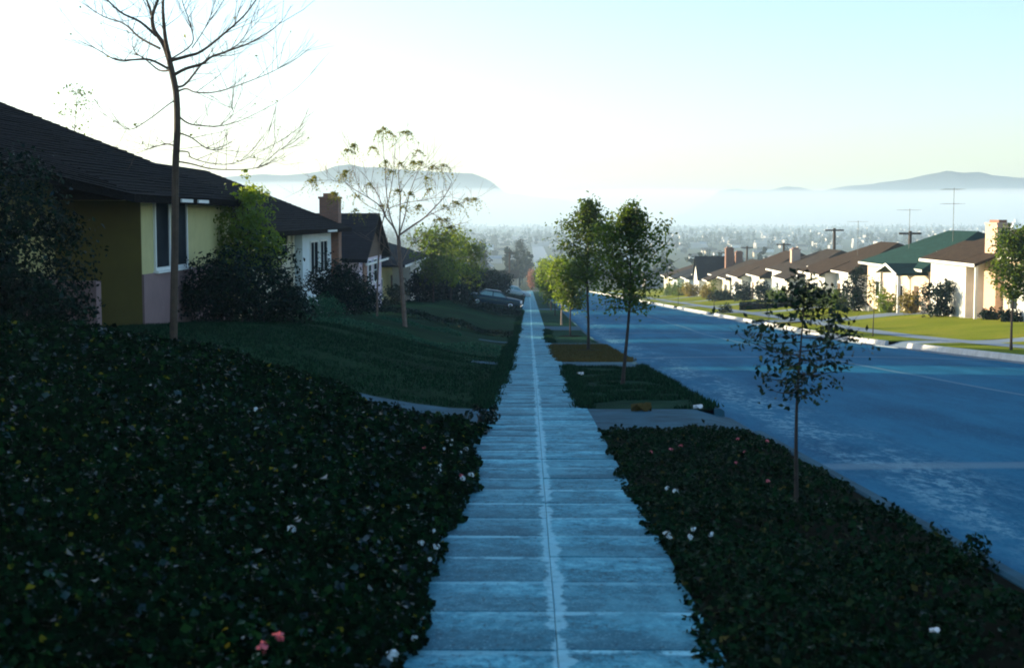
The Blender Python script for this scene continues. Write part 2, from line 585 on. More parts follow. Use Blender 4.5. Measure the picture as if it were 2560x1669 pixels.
M['tree_gold'] = leaf_mat('olive_gold_leaves', [(0.0, (.05, .055, .010)), (0.5, (.09, .085, .015)), (1.0, (.20, .12, .02))], 0.5, 0.5, 0.3, (.42, .34, .05))
M['mimosa'] = leaf_mat('feathery_olive_leaves', [(0.0, (.10, .13, .015)), (0.5, (.20, .21, .025)), (1.0, (.34, .29, .05))], 0.5, 0.6, 0.1)
M['grass'] = leaf_mat('grass_blades', [(0.0, (.002, .018, .009)), (0.6, (.005, .034, .015)), (1.0, (.018, .072, .032))], 0.3, 0.6, 0.02)
M['rust'] = leaf_mat('rusty_autumn_leaves', [(0.0, (.30, .11, .05)), (1.0, (.44, .20, .09))], 0.4, 0.6, 0.3)
M['petal_white'] = leaf_mat('white_petals', [(0.0, (.55, .66, .68)), (1.0, (.72, .80, .80))], 0.2, 0.6, 0.3)
M['petal_pink'] = leaf_mat('pink_petals', [(0.0, (.55, .08, .12)), (1.0, (.74, .20, .24))], 0.2, 0.6, 0.3)
M['valley_tree'] = leaf_mat('valley_tree_leaves', [(0.0, (.012, .022, .012)), (1.0, (.04, .06, .03))], 0.2, 0.7, 0.2)
M['grass_pale'] = leaf_mat('pale_border_leaves', [(0.0, (.010, .060, .034)), (0.6, (.022, .105, .058)), (1.0, (.06, .17, .09))], 0.3, 0.6, 0.05)
M['grass_dry'] = leaf_mat('dry_grass_blades', [(0.0, (.05, .04, .012)), (0.6, (.10, .078, .026)), (1.0, (.06, .085, .03))], 0.3, 0.7, 0.02)
M['bark_mid'] = plain('pinkish_grey_bark', (.16, .11, .085), 0.9, 0.3, 8, 0.5)
M['bark_dark'] = plain('dark_brown_bark', (.030, .020, .014), 0.9, 0.4, 10, 0.6)  # plain dark brown bark colour
M['valley_wall'] = plain('hazy_town_stucco', (.42, .40, .36), 0.9, 0.15, .05)
M['valley_roof'] = plain('hazy_town_roofs', (.11, .11, .12), 0.9, 0.2, .05)


def mountain_mat():
    m, nt, N, L, b = nodes('mountain_scrub')
    L.new(ramp(nt, noise(nt, 0.004, 6, 0.6), [(0.3, (.035, .05, .06)), (0.7, (.07, .085, .085))]), b.inputs['Base Color'])
    b.inputs['Roughness'].default_value = 1.0
    b.inputs['Specular IOR Level'].default_value = 0.0
    return m


M['mountain'] = mountain_mat()


# ------------------------------------------------------------------ foliage helpers
def leaves_np(P, Nrm, size, aspect=0.55, fold=0.25, jitter=0.8, vary=0.35):
    """diamond leaves folded along the midrib; P (n,3) centres, Nrm (n,3) rough facing"""
    n = len(P)
    Nrm = Nrm + rng.normal(0, jitter, (n, 3))
    Nrm /= np.linalg.norm(Nrm, axis=1, keepdims=True) + 1e-9
    A = rng.normal(0, 1, (n, 3))
    T = np.cross(Nrm, A)
    T /= np.linalg.norm(T, axis=1, keepdims=True) + 1e-9
    B = np.cross(Nrm, T)
    s = (np.asarray(size) * np.exp(rng.normal(0, vary * 0.75, n)).clip(.4, 2.0))[:, None]
    v0 = P - T * s * 0.5
    v2 = P + T * s * 0.5
    up = Nrm * s * fold
    v1 = P + B * s * aspect * 0.5 + up * 0.5 - T * s * 0.08
    v3 = P - B * s * aspect * 0.5 + up * 0.5 - T * s * 0.08
    V = np.stack([v0, v1, v2, v3], 1).reshape(-1, 3)
    I = np.arange(n) * 4
    F = np.concatenate([np.stack([I, I + 1, I + 2], 1), np.stack([I, I + 2, I + 3], 1)], 0)
    return V, F


def leaf_object(name, P, Nrm, size, mat, parent=None, **kw):
    V, F = leaves_np(np.asarray(P, float), np.asarray(Nrm, float), size, **kw)
    return link(np_mesh(name, V, F, mat), parent)


def clump_points(center, rad, nclump, nper, crad, shell=0.55, squash=1.0):
    """leaf clumps spread through an ellipsoid: uneven outline with gaps"""
    P, Nn = [], []
    c = np.asarray(center, float)
    rad = np.asarray(rad, float)
    d = rng.normal(0, 1, (nclump, 3))
    d /= np.linalg.norm(d, axis=1, keepdims=True)
    r = shell + (1 - shell) * rng.uniform(0, 1, (nclump, 1)) ** 0.6
    cc = d * r * rad * rng.uniform(0.86, 1.12, (nclump, 1))
    for k in range(nclump):
        m = max(3, int(nper * rng.uniform(0.5, 1.5)))
        q = rng.normal(0, 1, (m, 3))
        q /= np.linalg.norm(q, axis=1, keepdims=True)
        q *= rng.uniform(0.25, 1, (m, 1)) ** 0.5 * crad * rng.uniform(0.7, 1.3)
        q[:, 2] *= squash
        P.append(c + cc[k] + q)
        Nn.append(q / (np.linalg.norm(q, axis=1, keepdims=True) + 1e-6) * 0.6 + cc[k] / (np.linalg.norm(cc[k]) + 1e-6) * 0.5 + np.array([0, 0, 0.35]))
    return np.concatenate(P), np.concatenate(Nn)


def shrub(name, label, loc, blobs, leaf, mat, cat='shrub', group=None, stems=5, stem_h=None, dens=1.0):
    """blobs: list of (dx, dy, dz, rx, ry, rz, nclump) measured from the base"""
    t = empty(name, loc, label, cat, group)
    Ps, Ns = [], []
    for dx, dy, dz, rx, ry, rz, nc in blobs:
        cr = 0.36 * (rx * ry * rz) ** (1 / 3)
        nper = int(dens * 2.6 * (cr / leaf) ** 2 * 2.2) + 8
        p, n = clump_points((dx, dy, dz), (rx, ry, rz), nc, nper, cr, 0.2)
        Ps.append(p)
        Ns.append(n)
    leaf_object('crown', np.concatenate(Ps), np.concatenate(Ns), leaf, mat, t)
    mb = MB()
    for k in range(stems):
        b = blobs[k % len(blobs)]
        e = Vector((b[0] + random.uniform(-.5, .5) * b[3], b[1] + random.uniform(-.5, .5) * b[4], b[2] + random.uniform(0, .4) * b[5]))
        s = Vector((b[0] * 0.6 + random.uniform(-.1, .1), b[1] * 0.6 + random.uniform(-.1, .1), -0.25))
        mid = (s + e) / 2 + Vector((random.uniform(-.1, .1), random.uniform(-.1, .1), 0))
        mb.tube([s, mid, e], [0.03, 0.022, 0.008], 5)
    mb.build('stem', M['bark'], t)
    return t


def tree(name, label, loc, height, crown_lo, crown_r, leaf, mat, nlimb=16, ntwig=5, nleaf=26, trunk_r=0.05, group=None,
         cat='tree', taper_top=0.35, lean=(0, 0), bark='bark', tip=None, seed=0, flat=False):
    """tapered trunk, limbs and twigs; leaves sit along the twigs"""
    rs = random.Random(seed + 11)
    t = empty(name, loc, label, cat, group)
    mb = MB()
    H = height
    n = 9
    tr = []
    for i in range(n):
        f = i / (n - 1)
        tr.append(Vector((lean[0] * f + 0.02 * H * math.sin(f * 5 + seed) * f, lean[1] * f + 0.015 * H * math.cos(f * 4 + seed) * f, -0.2 + f * (H * 0.96 + 0.2))))
    mb.tube(tr, [trunk_r * (1 - 0.86 * i / (n - 1)) * (1.35 if i == 0 else 1) for i in range(n)], 8)

    def trunk_at(z):
        f = min(1, max(0, (z + 0.2) / (H * 0.96 + 0.2))) * (n - 1)
        i = min(n - 2, int(f))
        return tr[i].lerp(tr[i + 1], f - i)
    P, Nn = [], []
    for k in range(nlimb):
        f = (k + rs.random() * 0.7) / nlimb
        z = crown_lo + (H - crown_lo) * f * 0.97
        a = k * 2.399 + rs.uniform(-.5, .5)
        prof = (math.sin(math.pi * min(1, (f + 0.18) / 0.75) * 0.5)) if f < 0.5 else (1 - (f - 0.5) / 0.5 * (1 - taper_top))
        if tip and f > 0.45:
            prof = 1 - (f - 0.45) / 0.55 * (1 - tip)
            prof *= prof ** 0.5
        ln = crown_r * prof * rs.uniform(0.72, 1.2)
        s = trunk_at(z)
        dirv = Vector((math.cos(a), math.sin(a), rs.uniform(-.05, 0.35) if flat else rs.uniform(0.15, 0.75) + 0.5 * f)).normalized()
        e = s + dirv * ln
        m = s.lerp(e, 0.5) + Vector((0, 0, -0.06 * ln))
        mb.tube([s, m, e], [trunk_r * 0.36 * (1 - 0.6 * f), trunk_r * 0.2, trunk_r * 0.06], 5, cap=False)
        for q in range(ntwig):
            g = rs.uniform(0.3, 1.0)
            b0 = s.lerp(e, g)
            tw = Vector((rs.gauss(0, 1), rs.gauss(0, 1), rs.gauss(0.25, 0.7))).normalized() * ln * rs.uniform(0.22, 0.5)
            b1 = b0 + tw
            mb.tube([b0, b1], [trunk_r * 0.1, trunk_r * 0.035], 4, cap=False)
            cnt = max(3, int(nleaf * rs.uniform(0.5, 1.4)))
            u = rng.uniform(0.05, 1.1, (cnt, 1))
            pts = np.array(b0) + np.array(tw) * u + rng.normal(0, leaf * 1.25, (cnt, 3))
            P.append(pts)
            Nn.append(np.tile(np.array([dirv.x * .4, dirv.y * .4, 0.6]), (cnt, 1)))
    mb.build('trunk', M[bark], t)
    P = np.concatenate(P)
    Nn = np.concatenate(Nn)
    leaf_object('crown', P, Nn, leaf, mat, t)
    return t


def ground_leaves(name, x0, x1, y0, y1, dens, size, hfun, mat, keep=None, jitter=0.55):
    n = int((x1 - x0) * (y1 - y0) * dens)
    x = rng.uniform(x0, x1, n)
    y = rng.uniform(y0, y1, n)
    if keep is not None:
        k = keep(x, y)
        x, y = x[k], y[k]
    h = hfun(x, y)
    z = G(x, y) + h * np.clip(rng.normal(0.86, 0.16, len(x)), 0.2, 1.25)
    P = np.stack([x, y, z], 1)
    Nn = np.tile(np.array([0.15, -0.45, 0.8]), (len(x), 1))
    return leaf_object(name, P, Nn, size, mat, jitter=jitter, aspect=0.85, fold=0.3)


def wave(x, y, s, seed=0.0):
    """smooth bumpy noise, about -1..1"""
    r = np.random.default_rng(int(seed * 1000) + 5)
    o = np.zeros_like(x)
    for k in range(7):
        a = r.uniform(0, 6.28)
        f = s * r.uniform(0.6, 2.2)
        o = o + np.sin((x * np.cos(a) + y * np.sin(a)) * f + r.uniform(0, 6.28))
    return o / 4.0


# ================================================================== THE SETTING
def struct(o):
    if o.name not in COL.objects:
        link(o)
    o['kind'] = 'structure'
    return o


def ground_z(X, Y):
    corr = sst(-60, -42, X) * (1 - sst(46, 60, X)) * (1 - sst(358, 372, Y))
    return G(X, Y) - 0.30 * corr - 0.06 * sst(500, 900, Y)


gx = np.concatenate([np.array([-7200, -5000, -3000, -1500, -800, -400, -200, -120]), np.arange(-90, -20, 6), np.arange(-20, 30, 2.0), np.arange(30, 90, 6),
                     np.array([120, 200, 400, 800, 1500, 3000, 5000, 7200])])
gy = np.concatenate([np.arange(-40, 420, 4.0), np.arange(430, 1000, 25), np.linspace(1000, 5300, 18)])
struct(sheet('ground', gx, gy, ground_z, M['ground']))


def patch(name, x0, x1, y0, y1, mat, dz=0.0, nx=8, step=1.6, fn=None):
    ny = max(2, int((y1 - y0) / step) + 1)
    f = fn or (lambda X, Y: G(X, Y) + dz)
    return struct(sheet(name, np.linspace(x0, x1, nx), np.linspace(y0, y1, ny), f, mat))


# --- the pavement: two rows of cast slabs on a dark bed, then one long strip where the joints can no longer be told apart
walk = patch('sidewalk', WL, WR, -4, 62, M['soil'], -0.045, 3)
sm = MB()
ha, hb, th, bv = 0.7500 / 2, (SLAB - 0.008) / 2, 0.09, 0.003
top = [(-ha + bv, -hb + bv, 0), (ha - bv, -hb + bv, 0), (ha - bv, hb - bv, 0), (-ha + bv, hb - bv, 0)]
rim = [(-ha, -hb, -bv), (ha, -hb, -bv), (ha, hb, -bv), (-ha, hb, -bv)]
bot = [(x, y, -th) for x, y, _ in rim]
fs = [(0, 1, 2, 3)]
for i in range(4):
    j = (i + 1) % 4
    fs += [(4 + i, 4 + j, j, i), (8 + i, 8 + j, 4 + j, 4 + i)]
slab_me = sm.add(top + rim + bot, fs).mesh('slab', M['walk'])
tilt = -math.atan(.0614)
rs = random.Random(3)
for k in range(3, 75):
    for s in (-1, 1):
        o = bpy.data.objects.new('slab', slab_me)
        yc = (k + 0.5) * SLAB
        o.location = (WC + s * 0.3765, yc, S(yc) + 0.016 + rs.uniform(-.004, .004))
        o.rotation_euler = (tilt + R(rs.uniform(-.25, .25)), R(rs.uniform(-.25, .25)), 0)
        link(o, walk)
patch('sidewalk', WL, WR, 75 * SLAB + 0.005, 346, M['walk'], 0.014, 3)


# --- the road
def road_z(X, Y):
    return S(Y) - 0.13 + 0.05 * (1 - ((X - 9.0) / 6.05) ** 2) - 0.06 * sst(11, 15, X) * 1.0


struct(sheet('road', np.linspace(KX1 - 0.01, FK0 + 0.01, 14), np.arange(-8, 347.1, 2.0), road_z, M['asphalt']))
struct(sheet('cross_street', np.linspace(-160, 160, 33), np.linspace(347.1, 358, 5), lambda X, Y: S(Y) + 0.03, M['farwalk']))
struct(sheet('road', np.linspace(3, 15, 4), np.linspace(358.1, 3000, 90), lambda X, Y: S(Y) + 0.10 + 0.0002 * (Y - 358), M['farwalk']))


def sweep(name, prof, y0, y1, mat, parent=None, step=3.0):
    """sweep a closed x/dz profile along the street"""
    n = max(2, int((y1 - y0) / step) + 2)
    ys = np.linspace(y0, y1, n)
    mb = MB()
    k = len(prof)
    vsx = []
    for y in ys:
        vsx += [(x, y, float(S(y)) + dz) for x, dz in prof]
    fsx = [tuple(range(k)), tuple(reversed(range((n - 1) * k, n * k)))]
    for i in range(n - 1):
        for j in range(k):
            a, b = i * k + j, i * k + (j + 1) % k
            fsx.append((a, b, b + k, a + k))
    mb.add(vsx, fsx)
    return mb.build(name, mat, parent)


near_gaps = [(17.1, 20.7), (124.5, 130.5), (150, 154), (205, 210)]
near_prof = [(KX0, -0.3), (KX0, 0.0), (KX0 + 0.02, 0.018), (KX1 - 0.05, 0.018), (KX1, -0.02), (KX1 + 0.02, -0.3)]
gut_prof = [(KX1 + 0.012, -0.3), (KX1 + 0.012, -0.124), (KX1 + 0.42, -0.112), (KX1 + 0.42, -0.3)]
y = -6.0
for a, b in near_gaps + [(345, 345)]:
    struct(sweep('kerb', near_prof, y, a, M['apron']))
    y = b
far_gaps = [(37.5, 40.5), (54.8, 58.2), (88, 92.5), (112, 115.5), (140, 143.5), (166, 169), (192, 195), (217, 220)]
far_prof = [(FK0 - 0.03, -0.4), (FK0, -0.15), (FK0 + 0.05, 0.015), (FK0 + 0.09, 0.03), (FK1 + 0.02, 0.03), (FK1 + 0.02, -0.4)]
y = 20.0
for a, b in far_gaps + [(345, 345)]:
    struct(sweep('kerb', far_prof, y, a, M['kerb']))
    y = b
far_gut = [(FK0 - 0.46, -0.5), (FK0 - 0.46, -0.128), (FK0 - 0.025, -0.165), (FK0 - 0.025, -0.5)]
struct(sweep('gutter', far_gut, 20, 345, M['farwalk']))


# --- planting strip between pavement and near kerb
def strip_patch(name, y0, y1, mat, dz=0.0):
    return patch(name, WR, KX0, y0, y1, mat, dz, 5)


def apron(y0, y1):
    f = lambda X, Y: S(Y) + 0.010 - 0.135 * sst(2.45, 3.02, X)
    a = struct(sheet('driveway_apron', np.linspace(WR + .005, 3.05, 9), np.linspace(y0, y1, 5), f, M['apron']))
    return a


strip_patch('planting_bed', -5, 17.1, M['soil'], -0.01)
apron(17.1, 20.7)
strip_patch('strip_lawn', 20.7, 34.6, M['lawn_strip'])
strip_patch('carriage_walk', 34.6, 37.6, M['apron'], 0.008)
strip_patch('strip_lawn', 37.6, 51.8, M['lawn_dry'])
strip_patch('carriage_walk', 51.8, 54.8, M['apron'], 0.008)
strip_patch('strip_lawn', 54.8, 74, M['lawn_strip'])
strip_patch('carriage_walk', 74, 80, M['apron'], 0.008)
strip_patch('strip_lawn', 80, 124.5, M['lawn_strip'])
apron(124.5, 130.5)
strip_patch('strip_lawn', 130.5, 346, M['lawn_strip'])

# --- left gardens, each plot its own lawn, with the drives between them
LX = np.concatenate([np.linspace(-40, -9, 12), np.linspace(-8.4, WL - 0.002, 15)])


def left_patch(name, y0, y1, mat, bumpy=0.04, dz=0.0, x0=None, seed=1.0):
    xs = LX if x0 is None else LX[LX >= x0]
    ny = max(3, int((y1 - y0) / 0.9))
    edge = lambda X: sst(0.02, 1.0, WL - X)
    return struct(sheet(name, xs, np.linspace(y0, y1, ny), lambda X, Y: G(X, Y) + dz + bumpy * wave(X, Y, 0.9, seed) * edge(X), mat))


left_patch('planting_bed', -5, 18.3, M['soil'], 0.03)
left_patch('driveway', 18.3, 20.6, M['apron'], 0.0, 0.004)
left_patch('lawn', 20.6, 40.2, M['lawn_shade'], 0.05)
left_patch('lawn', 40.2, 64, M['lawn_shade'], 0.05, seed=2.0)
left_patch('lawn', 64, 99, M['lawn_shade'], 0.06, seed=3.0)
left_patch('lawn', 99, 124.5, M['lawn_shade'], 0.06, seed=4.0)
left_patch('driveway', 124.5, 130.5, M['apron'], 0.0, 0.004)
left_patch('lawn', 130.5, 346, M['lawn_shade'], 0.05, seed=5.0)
# garden paths meeting the pavement
for y0, y1, x0 in ((35.2, 36.4, -1.5), (54.0, 55.4, -2.0)):
    patch('garden_path', x0, WL - 0.003, y0, y1, M['apron'], 0.035, 12, 0.5)

# --- right side: strip, pavement, lawns, drives
segs = []
y = 20.0
for a, b in far_gaps + [(345, 345)]:
    segs.append((y, a))
    y = b
for i, (a, b) in enumerate(segs):
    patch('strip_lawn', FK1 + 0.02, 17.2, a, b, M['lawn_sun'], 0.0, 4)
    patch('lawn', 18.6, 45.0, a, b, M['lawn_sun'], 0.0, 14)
patch('sidewalk', 17.2, 18.6, 20, 345, M['farwalk'], 0.012, 3)
for a, b in far_gaps:
    f = lambda X, Y: G(X, Y) + 0.006 - 0.19 * (1 - sst(15.0, 15.8, X))
    struct(sheet('driveway', np.linspace(14.98, 17.2, 8), np.linspace(a, b, 4), f, M['farwalk']))
    patch('driveway', 18.6, 27.0, a, b, M['farwalk'], 0.004, 10)


# --- far hills: solid ridges standing beyond the valley
def ridge(name, pts, D, depth, extend=()):
    """pts: skyline points (photo px) at distance D"""
    W = [at(u, v, D) for u, v in pts]
    xs0 = np.array([w.x for w in W])
    zs0 = np.array([w.z for w in W])
    xs_ = np.linspace(xs0[0], xs0[-1], 150)
    prof = np.interp(xs_, xs0, zs0) + 30.0
    prof = prof + 5.0 * wave(xs_, xs_ * 0, 0.012, 1.3) + 2.0 * wave(xs_, xs_ * 0, 0.05, 2.3)
    ts = np.linspace(-1, 1, 15)
    X = np.tile(xs_, (15, 1))
    Y = D + ts[:, None] * depth + 60 * wave(X, X * 0 + ts[:, None] * 300, 0.006, 3.1)
    h = prof[None, :] * (1 - np.abs(ts[:, None]) ** 1.25) * (1 + 0.05 * wave(X, Y, 0.006, 4.2) * (np.abs(ts[:, None]) > 0.05))
    Z = h - 38.0
    V = np.stack([X, Y, Z], -1).reshape(-1, 3)
    I = np.arange(V.shape[0]).reshape(15, -1)
    F = np.stack([I[:-1, :-1], I[:-1, 1:], I[1:, 1:], I[1:, :-1]], -1).reshape(-1, 4)
    return struct(np_mesh(name, V, F, M['mountain'], True))


ridge('hills', [(-700, 470), (-300, 440), (100, 430), (400, 436), (560, 441), (640, 432), (700, 433), (760, 430), (810, 424), (835, 411), (870, 405), (915, 411),
                (960, 412), (1000, 418), (1060, 424), (1120, 428), (1180, 430), (1225, 448), (1262, 478), (1320, 486), (1400, 494), (1470, 510), (1600, 545)], 7000.0, 900.0)
ridge('hills', [(1680, 545), (1760, 500), (1800, 470), (1925, 469), (1965, 461), (2000, 461), (2035, 471), (2060, 474), (2120, 463), (2180, 456), (2250, 446), (2330, 432),
                (2378, 423), (2415, 428), (2452, 427), (2485, 436), (2560, 441), (2750, 436), (3000, 452), (3300, 500)], 7200.0, 900.0)


# ================================================================== HOUSES
def part(mb, name, mat, root, parent=None, smooth=False):
    """mesh given in world coordinates, linked under root (an Empty without rotation)"""
    b = root.location
    mb.v = [(x - b.x, y - b.y, z - b.z) for x, y, z in mb.v]
    return mb.build(name, mat, parent or root, smooth)


def window(root, X, y0, y1, z0, z1, face, mull=1, rails=0, frame='white', sill=True, name='window'):
    """a window in a wall whose outside faces +X (face=1) or -X (face=-1)"""
    f = MB()
    w = 0.075
    a, b = sorted((X - face * 0.03, X + face * 0.055))
    f.box(a, b, y0 - w, y0, z0 - w, z1 + w)
    f.box(a, b, y1, y1 + w, z0 - w, z1 + w)
    f.box(a, b, y0, y1, z1, z1 + w)
    f.box(a, b, y0, y1, z0 - w, z0)
    a2, b2 = sorted((X - face * 0.02, X + face * 0.04))
    for i in range(mull):
        c = y0 + (y1 - y0) * (i + 1) / (mull + 1)
        f.box(a2, b2, c - 0.028, c + 0.028, z0, z1)
    for i in range(rails):
        c = z0 + (z1 - z0) * (i + 1) / (rails + 1)
        f.box(a2 + 0.003, b2 - 0.003, y0, y1, c - 0.02, c + 0.02)
    o = part(f, name, M[frame], root)
    a3, b3 = sorted((X - face * 0.02, X + face * 0.018))
    part(MB().box(a3, b3, y0 + 0.001, y1 - 0.001, z0 + 0.001, z1 - 0.001), 'pane', M['glass'], root, o)
    if sill:
        a4, b4 = sorted((X + face * 0.001, X + face * 0.13))
        part(MB().box(a4, b4, y0 - 0.14, y1 + 0.14, z0 - w - 0.06, z0 - w - 0.002), 'sill', M[frame], root, o)
    return o


def chimney(root, x0, x1, y0, y1, z0, z1, mat):
    o = part(MB().box(x0, x1, y0, y1, z0, z1), 'chimney', M[mat], root)
    part(MB().box(x0 - .05, x1 + .05, y0 - .05, y1 + .05, z1, z1 + 0.10), 'chimney_cap', M[mat], root, o)
    part(MB().box(x0 + .15, x1 - .15, y0 + .2, y1 - .2, z1 + .10, z1 + 0.26), 'flue', M['brick'], root, o)
    return o


def antenna(root, x, y, z0, h, span=1.1, n=5, tiers=1):
    m = MB()
    m.tube([(x, y, z0 - .3), (x, y, z0 + h)], 0.019, 5)
    for t in range(tiers):
        zt = z0 + h - 0.1 - t * 1.0
        m.tube([(x - .15, y - 0.7, zt), (x - .15, y + 0.7, zt)], 0.016, 4)
        for k in range(n):
            yy = y - 0.62 + 1.24 * k / (n - 1)
            s = span * (1 - 0.07 * k)
            m.tube([(x - .15 - s, yy, zt), (x - .15 + s, yy, zt)], 0.008, 4)
    return part(m, 'tv_antenna', M['metal'], root)


def gable_prism(root, side, xe, xr, xb, ze, zr, zb, y0, y1, mat, endmat, t=0.17, name='roof'):
    """ridge parallel to the street; xe front eave, xr ridge, xb back eave (all as distance from the street line)"""
    m = MB()
    sec = [(side * xe, ze), (side * xr, zr), (side * xb, zb), (side * xb, zb - t), (side * xr, zr - t - 0.9 * 0 - 0.02), (side * xe, ze - t)]
    n = len(sec)
    v = [(x, y0, z) for x, z in sec] + [(x, y1, z) for x, z in sec]
    f = []
    for i in range(n):
        j = (i + 1) % n
        f.append((i, j, j + n, i + n))
    m.add(v, f, 0)
    m.add([v[i] for i in range(6)], [(0, 1, 4, 5), (1, 2, 3, 4)], 0)
    m.add([v[i] for i in range(6, 12)], [(0, 1, 4, 5), (1, 2, 3, 4)], 0)
    o = part(m, name, [M[mat]], root)
    # gable walls under the verge
    for yy0, yy1 in ((y0 + 0.42, y0 + 0.56), (y1 - 0.56, y1 - 0.42)):
        g = MB()
        g.prism([(side * (xe + .4), ze - t - .05), (side * xr, zr - t - .06), (side * (xb - .4), zb - t - .05)], 'y', yy0, yy1)
        part(g, 'gable_wall', M[endmat], root)
    fa = MB()
    a, b = sorted((side * (xe - 0.035), side * (xe - 0.002)))
    fa.box(a, b, y0, y1, ze - t - 0.03, ze - 0.015)
    part(fa, 'fascia', M['white'], root, o)
    return o


def hip_solid(root, side, xe, xb, ze, zr, y0, y1, mat, hip0=True, hip1=True, name='roof', t=0.16, fascia=None):
    xr = (xe + xb) / 2
    run = (xb - xe) / 2
    r0, r1 = (y0 + run if hip0 else y0), (y1 - run if hip1 else y1)
    X = lambda q: side * q
    v = [(X(xe), y0, ze), (X(xe), y1, ze), (X(xb), y1, ze), (X(xb), y0, ze), (X(xr), r0, zr), (X(xr), r1, zr)]
    w = [(x, y, ze - t) for x, y, z in v[:4]]
    m = MB().add(v + w, [(0, 1, 5, 4), (2, 3, 4, 5), (1, 2, 5), (3, 0, 4), (0, 6, 7, 1), (1, 7, 8, 2), (2, 8, 9, 3), (3, 9, 6, 0), (6, 9, 8, 7)])
    o = part(m, name, M[mat], root)
    if fascia:
        fa = MB()
        a, b = sorted((side * (xe - 0.035), side * (xe - 0.002)))
        fa.box(a, b, y0, y1, ze - t - 0.02, ze - 0.02)
        part(fa, 'fascia', M[fascia], root, o)
    return o


def shingle_courses(root, roof, side, p0, p1, q0, q1, n, mat):
    """raised butt edges of the shingle courses on one roof slope: p0-p1 eave line, q0-q1 ridge line"""
    m = MB()
    p0, p1, q0, q1 = map(Vector, (p0, p1, q0, q1))
    nrm = (p1 - p0).cross(q0 - p0).normalized()
    if nrm.z < 0:
        nrm = -nrm
    rs_ = random.Random(5)
    for i in range(n):
        f0, f1 = i / n, (i + 1) / n
        a, b = p0.lerp(q0, f0), p1.lerp(q1, f0)
        c, d = p0.lerp(q0, f1), p1.lerp(q1, f1)
        L = (b - a).length
        k = max(1, int(L / 1.1))
        for j in range(k):
            g0, g1 = j / k, (j + 1) / k
            h = 0.018 + rs_.uniform(0, 0.018)
            drop = (a - c).normalized() * rs_.uniform(0, 0.03)
            A, B, C, D = a.lerp(b, g0) + drop, a.lerp(b, g1) + drop, c.lerp(d, g0), c.lerp(d, g1)
            m.add([A + nrm * 0.003, B + nrm * 0.003, B + nrm * h, A + nrm * h, C + nrm * 0.006, D + nrm * 0.006], [(0, 1, 2, 3), (3, 2, 5, 4)])
    return part(m, 'shingle_course', mat, root, roof)


# --- left house nearest the camera: yellow walls, hipped dark shake roof
gz = float(S(34)) + 1.05
h = empty('house', (-11, 34, gz), 'yellow house with dusty pink base and dark hipped shake roof behind the bare tree', 'house')
part(MB().box(-18, -11, 14, 31.9, gz - 1.2, 2.60), 'wall', M['yellow'], h)
w_ = part(MB().box(-17.9, -9, 32.0, 41.4, gz - 1.2, 2.02), 'wall', M['yellow'], h)
part(MB().box(-11.0, -9.004, 31.965, 31.996, gz - 0.4, 2.01), 'side_panel', M['olive'], h)['label'] = 'dark olive side of the projecting bay'
part(MB().box(-9.0, -8.95, 31.96, 41.4, gz - 0.8, 0.30), 'wainscot', M['pink'], h, w_)
part(MB().box(-11.0, -10.95, 14, 31.9, gz - 0.8, 0.30), 'wainscot', M['pink'], h)
window(h, -9.0, 33.1, 34.35, 0.42, 1.98, 1, 0, 0)
window(h, -9.0, 34.75, 36.1, 0.42, 1.98, 1, 0, 0)
window(h, -11.0, 25.2, 27.2, 0.5, 2.0, 1, 1, 1)
def rz(x):
    return 4.68 - 0.4607 * (14.0 - abs(x))


fr = [(-9.5, 13.0), (-9.5, 24.4), (-8.4, 29.4), (-8.4, 42.1)]
v = [(x, y, rz(x)) for x, y in fr] + [(-14, 36.5, 4.68), (-14, 13, 4.68), (-19.6, 42.1, 2.1), (-19.6, 13, 2.1)]
v += [(x, y, z - 0.16) for x, y, z in v]
rf = part(MB().add(v, [(0, 1, 2, 3, 4, 5), (3, 6, 4), (5, 4, 6, 7), (8, 9, 1, 0), (9, 10, 2, 1), (10, 11, 3, 2), (11, 14, 6, 3), (14, 15, 7, 6), (13, 12, 11, 10, 9, 8), (12, 14, 11), (15, 14, 12, 13), (0, 5, 13, 8), (5, 7, 15, 13)]), 'roof', M['shake'], h)
shingle_courses(h, rf, 1, (-9.5, 13, rz(-9.5)), (-9.5, 24.4, rz(-9.5)), (-14, 13, 4.68), (-14, 24.4, 4.68), 26, M['shake'])
shingle_courses(h, rf, 1, (-8.4, 29.4, 2.1), (-8.4, 42.0, 2.1), (-14, 29.4, 4.68), (-14, 36.5, 4.68), 32, M['shake'])
shingle_courses(h, rf, 1, (-9.5, 24.4, rz(-9.5)), (-8.4, 29.4, 2.1), (-14, 24.4, 4.68), (-14, 29.4, 4.68), 29, M['shake'])
for y0 in (33.3, 35.0):
    part(MB().box(-8.40, -8.36, y0, y0 + 1.1, 1.99, 2.07), 'eave_strip', M['white'], h)  # small white pieces along the eave edge
pw = MB().box(-10.75, -9.55, 30.3, 30.65, gz - 0.6, 0.22)
tag(pw.build('planter_wall', M['pink']), 'low dusty pink planter wall in front of the olive side of the yellow house', 'wall')

